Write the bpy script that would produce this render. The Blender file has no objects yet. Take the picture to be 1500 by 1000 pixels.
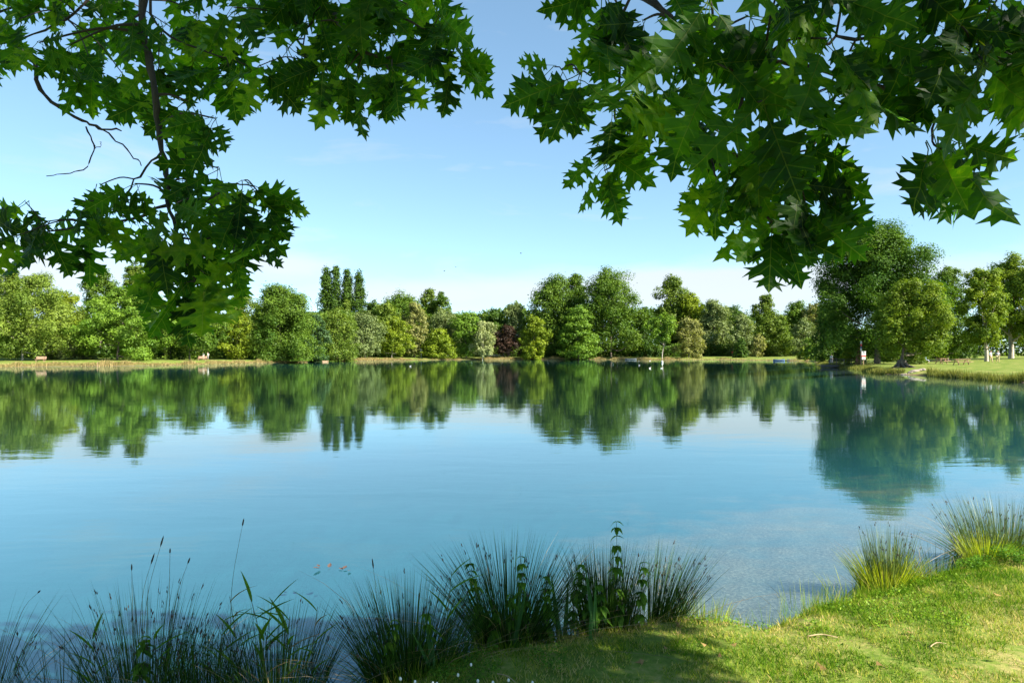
import bpy, bmesh, math, random
import numpy as np
from mathutils import Vector, Matrix
from mathutils.geometry import tessellate_polygon
sc = bpy.context.scene
COL = sc.collection
R = math.radians
rng = np.random.default_rng(7)
random.seed(7)

# ------------------------------------------------------------------ camera
H = 2.5            # lens height above the water (water is z = 0)
HOR = 516.0        # image row of the horizon
F = 1000.0         # focal length in photo pixels (24 mm on 36 mm)
cam = bpy.data.objects.new('camera', bpy.data.cameras.new('camera'))
COL.objects.link(cam); sc.camera = cam
cam.location = (0, 0, H); cam.rotation_euler = (R(90), 0, 0)
cam.data.lens = 24; cam.data.sensor_width = 36
cam.data.shift_y = (HOR-500)/1500
cam.data.clip_start = 0.05; cam.data.clip_end = 20000

# ------------------------------------------------------------------ light
SUN_AZ, SUN_EL = 122.0, 36.0          # degrees clockwise from the view direction (+Y)
SUNV = Vector((math.sin(R(SUN_AZ))*math.cos(R(SUN_EL)), math.cos(R(SUN_AZ))*math.cos(R(SUN_EL)), math.sin(R(SUN_EL))))
sun = bpy.data.objects.new('sun', bpy.data.lights.new('sun', 'SUN'))
COL.objects.link(sun)
sun.data.energy = 5.0; sun.data.angle = R(0.5); sun.data.color = (1.0, 0.93, 0.80)
sun.rotation_euler = SUNV.to_track_quat('Z', 'Y').to_euler()
sc.view_settings.view_transform = 'Standard'; sc.view_settings.look = 'None'
sc.view_settings.exposure = 1.85; sc.view_settings.gamma = 1.0
sc.view_settings.use_curve_mapping = False

world = bpy.data.worlds.new('World'); sc.world = world; world.use_nodes = True
nt = world.node_tree; nt.nodes.clear()
def N(nt, t, **kw):
    n = nt.nodes.new(t)
    for k, v in kw.items():
        if isinstance(k, str) and hasattr(n, k): setattr(n, k, v)
    return n
def L(nt, a, b): nt.links.new(a, b)
def mathn(nt, op, a, b=None, c=None, clamp=False):
    n = nt.nodes.new('ShaderNodeMath'); n.operation = op; n.use_clamp = clamp
    for i, v in enumerate((a, b, c)):
        if v is None: continue
        if isinstance(v, (int, float)): n.inputs[i].default_value = v
        else: nt.links.new(v, n.inputs[i])
    return n.outputs[0]
sky = N(nt, 'ShaderNodeTexSky'); sky.sky_type = 'NISHITA'; sky.sun_disc = False
sky.sun_elevation = R(SUN_EL); sky.sun_rotation = R(SUN_AZ); sky.altitude = 300
sky.air_density = 0.72; sky.dust_density = 0.0; sky.ozone_density = 1.2
tc = N(nt, 'ShaderNodeTexCoord')
sep = N(nt, 'ShaderNodeSeparateXYZ'); L(nt, tc.outputs['Generated'], sep.inputs[0])
az = mathn(nt, 'ARCTAN2', sep.outputs[0], sep.outputs[1])
el = mathn(nt, 'ARCSINE', sep.outputs[2])
comb = N(nt, 'ShaderNodeCombineXYZ'); L(nt, az, comb.inputs[0]); L(nt, mathn(nt, 'MULTIPLY', el, 4.5), comb.inputs[1])
no = N(nt, 'ShaderNodeTexNoise'); no.inputs['Scale'].default_value = 3.2; no.inputs['Detail'].default_value = 9; no.inputs['Roughness'].default_value = 0.58
no.inputs['Distortion'].default_value = 0.35
L(nt, comb.outputs[0], no.inputs['Vector'])
def bump2(c_az, c_el, w_az, w_el):
    a = mathn(nt, 'DIVIDE', mathn(nt, 'SUBTRACT', az, c_az), w_az)
    e = mathn(nt, 'DIVIDE', mathn(nt, 'SUBTRACT', el, c_el), w_el)
    r2 = mathn(nt, 'ADD', mathn(nt, 'MULTIPLY', a, a), mathn(nt, 'MULTIPLY', e, e))
    return mathn(nt, 'EXPONENT', mathn(nt, 'MULTIPLY', r2, -1.0))
bank = None
for b in ((0.32, 0.085, 0.26, 0.035), (0.30, 0.10, 0.20, 0.025), (-0.12, 0.085, 0.16, 0.022), (-0.66, 0.10, 0.25, 0.06), (0.75, 0.07, 0.2, 0.03), (-0.33, 0.12, 0.09, 0.02),
          (1.6, 0.10, 0.4, 0.05), (-1.8, 0.12, 0.5, 0.05), (2.9, 0.1, 0.5, 0.05)):
    v = bump2(*b); bank = v if bank is None else mathn(nt, 'ADD', bank, v)
dens = mathn(nt, 'ADD', mathn(nt, 'MULTIPLY', bank, 0.80), mathn(nt, 'MULTIPLY', mathn(nt, 'SUBTRACT', no.outputs[0], 0.56), 2.0))
dens = mathn(nt, 'MULTIPLY', mathn(nt, 'SMOOTH_MIN', mathn(nt, 'MULTIPLY', dens, 1.5), 1.0, 0.2), 0.8, clamp=True)
cm = N(nt, 'ShaderNodeMixRGB'); L(nt, dens, cm.inputs[0])
wb = N(nt, 'ShaderNodeMixRGB'); wb.blend_type = 'MULTIPLY'; wb.inputs[0].default_value = 1; wb.inputs[2].default_value = (0.92, 1.17, 1.22, 1)   # camera white balance
gm = N(nt, 'ShaderNodeGamma'); gm.inputs[1].default_value = 0.70      # soft tone curve of the camera
L(nt, sky.outputs[0], gm.inputs[0]); L(nt, gm.outputs[0], wb.inputs[1]); L(nt, wb.outputs[0], cm.inputs[1])
cm.inputs[2].default_value = (2.85, 2.95, 3.05, 1)
bg = N(nt, 'ShaderNodeBackground'); bg.inputs[1].default_value = 0.090
L(nt, cm.outputs[0], bg.inputs[0])
wo = N(nt, 'ShaderNodeOutputWorld'); L(nt, bg.outputs[0], wo.inputs[0])

# ------------------------------------------------------------------ helpers
def P(px, py, d):
    return Vector(((px-750)/F*d, d, H+(HOR-py)/F*d))
def X(px, d): return (px-750)/F*d
def Z(py, d): return H+(HOR-py)/F*d

def setp(o, label=None, cat=None, group=None, kind=None):
    if label: o['label'] = label
    if cat: o['category'] = cat
    if group: o['group'] = group
    if kind: o['kind'] = kind
    return o
def empty(name, loc, label=None, cat=None, group=None, rz=0):
    o = bpy.data.objects.new(name, None); COL.objects.link(o)
    o.location = loc; o.rotation_euler = (0, 0, rz); o.empty_display_size = 0.3
    return setp(o, label, cat, group)
def link(name, me, parent=None, loc=(0, 0, 0)):
    o = bpy.data.objects.new(name, me); COL.objects.link(o); o.location = loc
    if parent is not None: o.parent = parent
    return o
def np_mesh(name, V, Fc, mat, tint=None, smooth=False, uv=None):
    """V (n,3), Fc (m,3|4) arrays"""
    V = np.ascontiguousarray(V, dtype=np.float32); Fc = np.ascontiguousarray(Fc, dtype=np.int32)
    me = bpy.data.meshes.new(name)
    k = Fc.shape[1]
    me.vertices.add(len(V)); me.vertices.foreach_set('co', V.ravel())
    me.loops.add(Fc.size); me.loops.foreach_set('vertex_index', Fc.ravel())
    me.polygons.add(len(Fc)); me.polygons.foreach_set('loop_start', np.arange(0, Fc.size, k, dtype=np.int32))
    if tint is not None:
        a = me.attributes.new('tint', 'FLOAT', 'POINT'); a.data.foreach_set('value', np.asarray(tint, dtype=np.float32))
    if uv is not None:
        u = me.attributes.new('leafuv', 'FLOAT_VECTOR', 'POINT')
        u.data.foreach_set('vector', np.ascontiguousarray(uv, dtype=np.float32).ravel())
    me.update(calc_edges=True)
    me.polygons.foreach_set('use_smooth', np.full(len(Fc), bool(smooth)))
    me.materials.append(mat)
    return me
class MB:
    """collects simple solids into one mesh"""
    def __init__(s): s.v = []; s.f = []
    def box(s, c, d, rz=0, tilt=None):
        n = len(s.v); cx, cy, cz = c; a, b, h = d[0]/2, d[1]/2, d[2]/2
        m = Matrix.Rotation(rz, 3, 'Z')
        if tilt: m = m @ Matrix.Rotation(tilt[1], 3, tilt[0])
        for x, y, z in ((-a,-b,-h),(a,-b,-h),(a,b,-h),(-a,b,-h),(-a,-b,h),(a,-b,h),(a,b,h),(-a,b,h)):
            p = m @ Vector((x, y, z)); s.v.append((p.x+cx, p.y+cy, p.z+cz))
        s.f += [(n,n+3,n+2,n+1),(n+4,n+5,n+6,n+7),(n,n+1,n+5,n+4),(n+1,n+2,n+6,n+5),(n+2,n+3,n+7,n+6),(n+3,n,n+4,n+7)]
        return s
    def tube(s, pts, rad, sides=7, cap=True):
        pts = [Vector(p) for p in pts]
        if isinstance(rad, (int, float)): rad = [rad]*len(pts)
        rings = []
        ref = Vector((0.31, 0.17, 0.93))
        for i, p in enumerate(pts):
            t = (pts[min(i+1, len(pts)-1)]-pts[max(i-1, 0)]).normalized()
            if abs(t.dot(ref)) > 0.97: u = t.cross(Vector((1, 0, 0))).normalized()
            else: u = t.cross(ref).normalized()
            w = t.cross(u)
            n = len(s.v)
            for k in range(sides):
                a = 2*math.pi*k/sides
                q = p+(u*math.cos(a)+w*math.sin(a))*rad[i]; s.v.append(q[:])
            rings.append(n)
        for a, b in zip(rings, rings[1:]):
            for k in range(sides):
                k2 = (k+1) % sides; s.f.append((a+k, a+k2, b+k2, b+k))
        if cap:
            s.f.append(tuple(rings[0]+k for k in reversed(range(sides)))); s.f.append(tuple(rings[-1]+k for k in range(sides)))
        return s
    def build(s, name, mat, parent=None, loc=(0, 0, 0), smooth=False):
        me = bpy.data.meshes.new(name); me.from_pydata(s.v, [], s.f); me.update()
        if smooth: me.polygons.foreach_set('use_smooth', [True]*len(me.polygons))
        me.materials.append(mat)
        return link(name, me, parent, loc)
def smooth_pts(pts, sub=3):
    pts = [Vector(p) for p in pts]; out = []
    for i in range(len(pts)-1):
        p0 = pts[max(i-1, 0)]; p1 = pts[i]; p2 = pts[i+1]; p3 = pts[min(i+2, len(pts)-1)]
        for k in range(sub):
            t = k/sub
            out.append(0.5*((2*p1)+(p2-p0)*t+(2*p0-5*p1+4*p2-p3)*t*t+(3*p1-p0-3*p2+p3)*t*t*t))
    out.append(pts[-1]); return out
def vnoise(x, y, s, seed=0):
    """cheap smooth value noise for numpy arrays"""
    x = np.asarray(x)*s+seed*17.3; y = np.asarray(y)*s+seed*9.1
    xi = np.floor(x); yi = np.floor(y); fx = x-xi; fy = y-yi
    fx = fx*fx*(3-2*fx); fy = fy*fy*(3-2*fy)
    def h(a, b): v = np.sin(a*127.1+b*311.7)*43758.5453; return v-np.floor(v)
    return (h(xi, yi)*(1-fx)+h(xi+1, yi)*fx)*(1-fy)+(h(xi, yi+1)*(1-fx)+h(xi+1, yi+1)*fx)*fy

# ------------------------------------------------------------------ materials
def newmat(name):
    m = bpy.data.materials.new(name); m.use_nodes = True; m.node_tree.nodes.clear(); return m, m.node_tree
def ramp(nt, fac, stops):
    r = nt.nodes.new('ShaderNodeValToRGB'); e = r.color_ramp.elements
    while len(e) < len(stops): e.new(0.5)
    for i, (p, c) in enumerate(stops): e[i].position = p; e[i].color = (*c, 1)
    nt.links.new(fac, r.inputs[0]); return r.outputs[0]
def noise(nt, scale, detail=4, rough=0.55, vec=None, dist=0):
    n = nt.nodes.new('ShaderNodeTexNoise'); n.inputs['Scale'].default_value = scale
    n.inputs['Detail'].default_value = detail; n.inputs['Roughness'].default_value = rough; n.inputs['Distortion'].default_value = dist
    if vec is None:
        g = nt.nodes.new('ShaderNodeNewGeometry'); vec = g.outputs['Position']
    nt.links.new(vec, n.inputs['Vector']); return n.outputs[0]
def bumpn(nt, h, strength, dist):
    b = nt.nodes.new('ShaderNodeBump'); b.inputs['Strength'].default_value = strength; b.inputs['Distance'].default_value = dist
    nt.links.new(h, b.inputs['Height']); return b.outputs[0]
_plain = {}
def plain(name, col, rough=0.7, var=0.25, scale=8, metal=0.0):
    if name in _plain: return _plain[name]
    m, t = newmat(name)
    b = t.nodes.new('ShaderNodeBsdfPrincipled'); o = t.nodes.new('ShaderNodeOutputMaterial')
    f = noise(t, scale, 5)
    c = ramp(t, f, [(0.25, tuple(x*(1-var) for x in col)), (0.75, tuple(min(x*(1+var), 1) for x in col))])
    L(t, c, b.inputs['Base Color']); b.inputs['Roughness'].default_value = rough; b.inputs['Metallic'].default_value = metal
    L(t, bumpn(t, f, 0.3, 0.01), b.inputs['Normal']); L(t, b.outputs[0], o.inputs[0])
    _plain[name] = m; return m
def bark(name, col, scale=6):
    m, t = newmat(name)
    b = t.nodes.new('ShaderNodeBsdfPrincipled'); o = t.nodes.new('ShaderNodeOutputMaterial')
    mp = t.nodes.new('ShaderNodeMapping'); mp.inputs['Scale'].default_value = (1, 1, 0.25)
    g = t.nodes.new('ShaderNodeNewGeometry'); L(t, g.outputs['Position'], mp.inputs['Vector'])
    f = noise(t, scale, 8, 0.7, mp.outputs[0], 0.6)
    c = ramp(t, f, [(0.3, tuple(x*0.4 for x in col)), (0.5, col), (0.72, tuple(x*1.7 for x in col))])
    L(t, c, b.inputs['Base Color']); b.inputs['Roughness'].default_value = 0.85
    L(t, bumpn(t, f, 0.8, 0.03), b.inputs['Normal']); L(t, b.outputs[0], o.inputs[0]); return m
_fol = {}
def foliage(a, b, trans=0.38, gloss=0.008, rough=0.5):
    key = (a, b, trans, gloss)
    if key in _fol: return _fol[key]
    m, t = newmat('foliage')
    at = t.nodes.new('ShaderNodeAttribute'); at.attribute_name = 'tint'
    col = ramp(t, at.outputs['Fac'], [(0.0, a), (1.0, b)])
    d = t.nodes.new('ShaderNodeBsdfDiffuse'); tr = t.nodes.new('ShaderNodeBsdfTranslucent'); gl = t.nodes.new('ShaderNodeBsdfGlossy')
    L(t, col, d.inputs[0])
    mx = t.nodes.new('ShaderNodeMixRGB'); mx.blend_type = 'MULTIPLY'; mx.inputs[0].default_value = 1
    L(t, col, mx.inputs[1]); mx.inputs[2].default_value = (1.5, 1.6, 0.5, 1); L(t, mx.outputs[0], tr.inputs[0])
    gl.inputs['Roughness'].default_value = rough; gl.inputs[0].default_value = (0.8, 0.85, 0.9, 1)
    m1 = t.nodes.new('ShaderNodeMixShader'); m1.inputs[0].default_value = trans
    m2 = t.nodes.new('ShaderNodeMixShader'); m2.inputs[0].default_value = gloss
    L(t, d.outputs[0], m1.inputs[1]); L(t, tr.outputs[0], m1.inputs[2]); L(t, m1.outputs[0], m2.inputs[1]); L(t, gl.outputs[0], m2.inputs[2])
    o = t.nodes.new('ShaderNodeOutputMaterial'); L(t, m2.outputs[0], o.inputs[0])
    _fol[key] = m; return m

M_BARK = bark('bark', (0.10, 0.08, 0.06))
M_BARK_PALE = bark('pale_bark', (0.34, 0.30, 0.24), 3)
M_BARK_OAK = bark('oak_bark', (0.035, 0.026, 0.022), 30)
M_WOOD = plain('weathered_wood', (0.24, 0.15, 0.09), 0.8, 0.3, 12)

# ------------------------------------------------------------------ shoreline, ground, lake
def W(px, py):   # point of the water surface seen at a pixel
    d = H*F/(py-HOR); return (X(px, d), d)
def WN(px, py):   # near lip of the bank, which stands a little above the water
    d = (H-0.13)*F/(py-HOR); return (X(px, d), d)
SHORE = [(-90, 75), (-60, 35), (-30, 10), (-12, 4.6), (-7, 4.1), (-4, 4.1), (-2.2, 4.15), (-1.3, 4.35),
         WN(590, 995), WN(640, 970), WN(700, 945), WN(760, 935), WN(840, 922), WN(900, 915), WN(960, 902), WN(1010, 902), WN(1050, 902), WN(1100, 908), WN(1140, 906),
         WN(1165, 895), WN(1200, 884), WN(1235, 876), WN(1262, 862), WN(1290, 862), WN(1330, 845), WN(1400, 832), WN(1425, 815), WN(1500, 798), (10.0, 10.4), (22, 17), (40, 33), (49, 47),
         W(1500, 560), W(1450, 556), W(1400, 553), W(1362, 550), W(1340, 549), W(1292, 547.5), W(1270, 542), W(1240, 539), W(1213, 537.5), W(1206, 533), W(1190, 529),
         W(1150, 528.3), W(1050, 527.0), W(950, 526.8), W(830, 526.3), W(700, 526.6), W(600, 527.2), W(500, 528.6), W(420, 530.5), W(340, 532.3),
         W(250, 534.6), W(150, 536), W(60, 536.6), W(0, 537.5), (-105, 118), (-108, 100)]
SP = np.array(SHORE)
def sdist(x, y):
    """signed distance to the shore, positive on land"""
    x = np.asarray(x, float); y = np.asarray(y, float)
    best = np.full(x.shape, 1e18); inside = np.zeros(x.shape, bool)
    for i in range(len(SP)):
        a = SP[i]; b = SP[(i+1) % len(SP)]
        e = b-a; L2 = e@e
        t = np.clip(((x-a[0])*e[0]+(y-a[1])*e[1])/L2, 0, 1)
        dx = x-(a[0]+t*e[0]); dy = y-(a[1]+t*e[1])
        best = np.minimum(best, dx*dx+dy*dy)
        c = (a[1] > y) != (b[1] > y)
        with np.errstate(divide='ignore', invalid='ignore'):
            xi = (b[0]-a[0])*(y-a[1])/(b[1]-a[1]+1e-12)+a[0]
        inside ^= c & (x < xi)
    d = np.sqrt(best); return np.where(inside, -d, d)
def ground_z(x, y):
    r = np.hypot(x, y)
    d = sdist(x, y)
    d = d+(vnoise(x, y, 2.2, 1)-0.5)*0.16+(vnoise(x, y, 0.35, 2)-0.5)*np.clip(r-20, 0, 40)*0.03
    far = np.clip((r-12)/45, 0, 1)
    hb = 0.19*(1-far)+0.62*far
    land = hb*(1-np.exp(-np.maximum(d, 0)/(0.13*(1-far)+1.1*far)))+0.012*np.clip(d, 0, 40)*(0.5+far)+(vnoise(x, y, 1.3, 5)-.5)*0.05*np.clip(d*2, 0, 1)+(vnoise(x, y, 7, 6)-.5)*0.018*np.clip(d*3, 0, 1)*(1-far)
    land = land+(vnoise(x, y, 0.05, 4)-0.5)*0.5*far*np.clip(d/15, 0, 1)
    w = -np.minimum(d, 0)
    bed = -(0.10*(1-np.exp(-w/0.12))+0.085*w); bed = np.maximum(bed, -2.3)+(vnoise(x, y, 5, 3)-0.5)*0.03*np.clip(w*2, 0, 1)
    return np.where(d > 0, land, bed)
def gz(x, y): return float(ground_z(np.array([x]), np.array([y]))[0])

M_GROUND, t = newmat('ground')
bs = t.nodes.new('ShaderNodeBsdfPrincipled'); o_ = t.nodes.new('ShaderNodeOutputMaterial')
g = t.nodes.new('ShaderNodeNewGeometry'); sp = t.nodes.new('ShaderNodeSeparateXYZ'); L(t, g.outputs['Position'], sp.inputs[0])
n1 = noise(t, 0.9, 8, 0.6); n2 = noise(t, 14, 8, 0.7); n3 = noise(t, 0.12, 5)
mixn = mathn(t, 'ADD', mathn(t, 'MULTIPLY', n1, 0.55), mathn(t, 'MULTIPLY', n2, 0.45))
grass = ramp(t, mixn, [(0.36, (0.05, 0.09, 0.012)), (0.50, (0.12, 0.17, 0.025)), (0.60, (0.24, 0.22, 0.07)), (0.70, (0.32, 0.24, 0.12))])
gravel_f = noise(t, 26, 8, 0.75)
gravel = ramp(t, gravel_f, [(0.32, (0.05, 0.05, 0.045)), (0.5, (0.13, 0.125, 0.11)), (0.68, (0.26, 0.24, 0.20))])
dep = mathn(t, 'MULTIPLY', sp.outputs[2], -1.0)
murk_col = ramp(t, mathn(t, 'DIVIDE', mathn(t, 'ADD', dep, mathn(t, 'MULTIPLY', n3, 0.5)), 2.8), [(0.05, (0.022, 0.112, 0.150)), (0.30, (0.018, 0.094, 0.118)), (0.52, (0.010, 0.052, 0.050)), (0.85, (0.003, 0.014, 0.009))])  # light scattered in murky water, painted on the bed, darker with depth
murk_col.node.color_ramp.interpolation = 'B_SPLINE'
lx_ = t.nodes.new('ShaderNodeMath')      # the gravel is only on the right hand shallows, murk colour to the left
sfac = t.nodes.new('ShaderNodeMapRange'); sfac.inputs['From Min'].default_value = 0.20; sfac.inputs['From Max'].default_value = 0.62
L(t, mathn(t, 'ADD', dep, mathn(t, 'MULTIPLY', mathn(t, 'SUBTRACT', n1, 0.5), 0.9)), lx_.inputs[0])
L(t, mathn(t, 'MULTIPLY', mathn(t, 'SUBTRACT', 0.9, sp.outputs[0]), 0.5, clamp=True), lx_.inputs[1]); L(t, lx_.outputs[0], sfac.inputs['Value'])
mb = t.nodes.new('ShaderNodeMixRGB'); L(t, sfac.outputs[0], mb.inputs[0]); L(t, gravel, mb.inputs[1]); L(t, murk_col, mb.inputs[2])
lf = t.nodes.new('ShaderNodeMapRange'); lf.inputs['From Min'].default_value = 0.05; lf.inputs['From Max'].default_value = 0.16
L(t, sp.outputs[2], lf.inputs['Value'])
soil = ramp(t, n2, [(0.3, (0.07, 0.05, 0.03)), (0.7, (0.20, 0.14, 0.08))])
lm = t.nodes.new('ShaderNodeMapRange'); lm.inputs['From Min'].default_value = -0.05; lm.inputs['From Max'].default_value = 0.0; L(t, sp.outputs[2], lm.inputs['Value'])
ms_ = t.nodes.new('ShaderNodeMixRGB'); L(t, lm.outputs[0], ms_.inputs[0]); L(t, mb.outputs[0], ms_.inputs[1]); L(t, soil, ms_.inputs[2])
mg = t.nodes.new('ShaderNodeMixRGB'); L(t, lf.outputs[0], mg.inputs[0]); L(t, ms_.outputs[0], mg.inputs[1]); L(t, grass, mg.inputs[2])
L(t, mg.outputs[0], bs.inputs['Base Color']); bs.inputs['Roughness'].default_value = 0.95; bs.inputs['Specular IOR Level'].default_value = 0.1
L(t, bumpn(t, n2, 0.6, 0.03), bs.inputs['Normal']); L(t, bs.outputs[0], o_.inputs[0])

# polar sheet round the viewpoint out to the horizon
rr = np.concatenate([[0.0], np.geomspace(0.6, 12, 130), np.geomspace(12.3, 420, 130), np.geomspace(450, 6000, 14)])
nth = 440
# finer in front
th = np.linspace(-math.pi, math.pi, nth, endpoint=False); th = th-0.62*np.sin(th)
RR, TH = np.meshgrid(rr, th, indexing='ij')
gx = (RR*np.sin(TH)).ravel(); gy = (RR*np.cos(TH)).ravel()
gzv = ground_z(gx, gy)
ii, jj = np.meshgrid(np.arange(len(rr)-1), np.arange(nth), indexing='ij')
j2 = (jj+1) % nth
Fq = np.stack([ii*nth+jj, ii*nth+j2, (ii+1)*nth+j2, (ii+1)*nth+jj], -1).reshape(-1, 4)
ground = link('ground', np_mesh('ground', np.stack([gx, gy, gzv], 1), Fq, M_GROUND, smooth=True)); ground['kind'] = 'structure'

M_WATER, t = newmat('lake_water')
g = t.nodes.new('ShaderNodeNewGeometry')
mp = t.nodes.new('ShaderNodeMapping'); mp.inputs['Scale'].default_value = (0.55, 1.5, 1); mp.inputs['Rotation'].default_value = (0, 0, R(12)); L(t, g.outputs['Position'], mp.inputs['Vector'])
nA = noise(t, 3.0, 3, 0.5, mp.outputs[0]); nB = noise(t, 0.5, 3, 0.55, mp.outputs[0], 0.4); nC = noise(t, 0.06, 2)
hgt = mathn(t, 'ADD', mathn(t, 'MULTIPLY', nA, 0.008), mathn(t, 'MULTIPLY', nB, 0.035))
hgt = mathn(t, 'MULTIPLY', hgt, mathn(t, 'ADD', 0.35, mathn(t, 'MULTIPLY', nC, 1.1)))
bm_ = t.nodes.new('ShaderNodeBump'); bm_.inputs['Strength'].default_value = 0.16; bm_.inputs['Distance'].default_value = 1.0; L(t, hgt, bm_.inputs['Height'])
dt = t.nodes.new('ShaderNodeVectorMath'); dt.operation = 'DOT_PRODUCT'; L(t, bm_.outputs[0], dt.inputs[0]); L(t, g.outputs['Incoming'], dt.inputs[1])
cosi = mathn(t, 'ABSOLUTE', dt.outputs['Value'])      # Schlick, the same from above and below
fres = mathn(t, 'ADD', 0.045, mathn(t, 'MULTIPLY', 0.955, mathn(t, 'POWER', mathn(t, 'SUBTRACT', 1.0, cosi, clamp=True), 4.0)), clamp=True)
gl = t.nodes.new('ShaderNodeBsdfGlossy'); gl.inputs['Roughness'].default_value = 0.015; gl.inputs[0].default_value = (0.86, 0.99, 1.0, 1); L(t, bm_.outputs[0], gl.inputs['Normal'])
tr = t.nodes.new('ShaderNodeBsdfTransparent'); tr.inputs[0].default_value = (0.80, 0.93, 0.93, 1)
mx = t.nodes.new('ShaderNodeMixShader'); L(t, fres, mx.inputs[0]); L(t, tr.outputs[0], mx.inputs[1]); L(t, gl.outputs[0], mx.inputs[2])
o_ = t.nodes.new('ShaderNodeOutputMaterial'); L(t, mx.outputs[0], o_.inputs[0])
wv = [(-125, -5, 0), (100, -5, 0), (100, 275, 0), (-125, 275, 0)]
me = bpy.data.meshes.new('water'); me.from_pydata(wv, [], [(0, 1, 2, 3)]); me.materials.append(M_WATER)
link('water', me)['kind'] = 'structure'

# ------------------------------------------------------------------ trees of the far banks
def leaf_quads(C, Nn, size, r):
    """small pointed leaf sprays at C with normals Nn, one triangle each"""
    n = len(C)
    a = r.normal(size=(n, 3)); u = np.cross(Nn, a); u /= np.linalg.norm(u, axis=1)[:, None]+1e-9
    v = np.cross(Nn, u)
    s = size[:, None]*1.15
    V = np.stack([C-u*s*0.5-v*s*0.30, C-u*s*0.3+v*s*0.42, C+u*s*0.6], 1).reshape(-1, 3)
    return V, np.arange(3*n).reshape(-1, 3)
def envelope(shape, t):
    if shape == 'poplar': return np.clip(np.sin(np.pi*np.clip(t, 0, 1)**0.75)**0.55, 0, 1)*(1-0.35*t)
    if shape == 'cone': return (1-t)**0.7*np.clip(t*6, 0, 1)**0.5
    if shape == 'tall': return np.sin(np.pi*np.clip(0.08+t*0.9, 0, 1))**0.6
    if shape == 'dome': return np.sqrt(np.clip(1-t**2.2, 0, 1))*np.clip(0.72+t*1.5, 0, 1)
    if shape == 'mound': return np.sqrt(np.clip(1-t**2, 0, 1))
    return np.sqrt(np.clip(1-(2*(t*0.92+0.04)-1)**2, 0, 1))   # round
def make_crown(r, h0, h1, hw, shape, leaf, dens, gaps, depth=1.0, stretch=1.0):
    """lobes -> clumps -> leaves.  returns leaf centres, normals, tint and lobe centres"""
    hh = h1-h0; pop = shape == 'poplar'
    nl = int(np.clip(14+hh*hw*0.16, 16, 60)) if not pop else 34
    lobes = []
    for k in range(nl):
        tt = (k+0.5)/nl
        t = np.clip(tt+r.normal()*0.05, 0.03, 0.97)
        env = float(envelope(shape, t)); er = env*hw
        ang = k*2.399+r.normal()*0.4
        lr = (0.20+0.20*r.random())*min(hw, hh*0.5)
        if pop: lr = hw*(0.55+0.25*r.random())*(0.35+0.65*env)
        rad = max(er-lr*0.6, 0)*((0.35+0.4*r.random()) if r.random() < 0.3 else (0.80+0.30*r.random()))
        if pop: rad = max(er-lr, 0)*(0.5+0.6*r.random())
        z = h0+t*hh
        if t > 0.8: z -= lr*(0.3 if not pop else 0.0)
        lobes.append((math.cos(ang)*rad, math.sin(ang)*rad*depth, z, lr))
    if not pop:
        for k in range(5): t = 0.12+0.18*k; lobes.append((r.normal()*0.1*hw, r.normal()*0.1*hw, h0+t*hh, float(envelope(shape, t))*hw*0.5))
    cc, cr, dd, lt = [], [], [], []
    for (lx, ly, lz, lr) in lobes:
        nc = int(r.integers(6, 10)*gaps)+2
        d = r.normal(size=(nc, 3)); d[:, 2] = d[:, 2]*1.0+0.12; d /= np.linalg.norm(d, axis=1)[:, None]
        cc.append(np.array([lx, ly, lz])+d*lr*np.array([1, 1, 0.9*stretch*(1.7 if pop else 1)])*(0.65+0.5*r.random((nc, 1))))
        cr.append(lr*(0.30+0.26*r.random(nc))+leaf*0.5); dd.append(d); lt.append(r.normal()*0.10+r.normal(size=nc)*0.10)
    cc = np.concatenate(cc); cr = np.concatenate(cr); dd = np.concatenate(dd); lt = np.concatenate(lt)
    area = 2*hw*hh*0.78
    ntot = dens*6.0*area/(leaf*leaf*0.36)
    per = np.maximum(6, ntot*cr**2/np.sum(cr**2)).astype(int)
    idx = np.repeat(np.arange(len(cc)), per); n = len(idx)
    q = r.normal(size=(n, 3)); q /= np.linalg.norm(q, axis=1)[:, None]
    flip = (q[:, 2] < -0.15) & (r.random(n) < 0.4); q[flip, 2] *= -1
    rad = r.random((n, 1))**0.4
    spray = np.where(r.random((n, 1)) < 0.10, 1.45, 1.0)
    pos = cc[idx]+q*rad*spray*cr[idx][:, None]*np.array([1.05, 1.05, 0.98*stretch*(1.6 if pop else 1)])
    nn = q*0.75+dd[idx]*0.35+np.array([0, 0, 0.2])+r.normal(size=(n, 3))*0.32
    nn /= np.linalg.norm(nn, axis=1)[:, None]
    return pos, nn, np.clip(0.45+lt[idx]+r.normal(size=n)*0.13, 0, 1), lobes
TREES = 0
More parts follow.
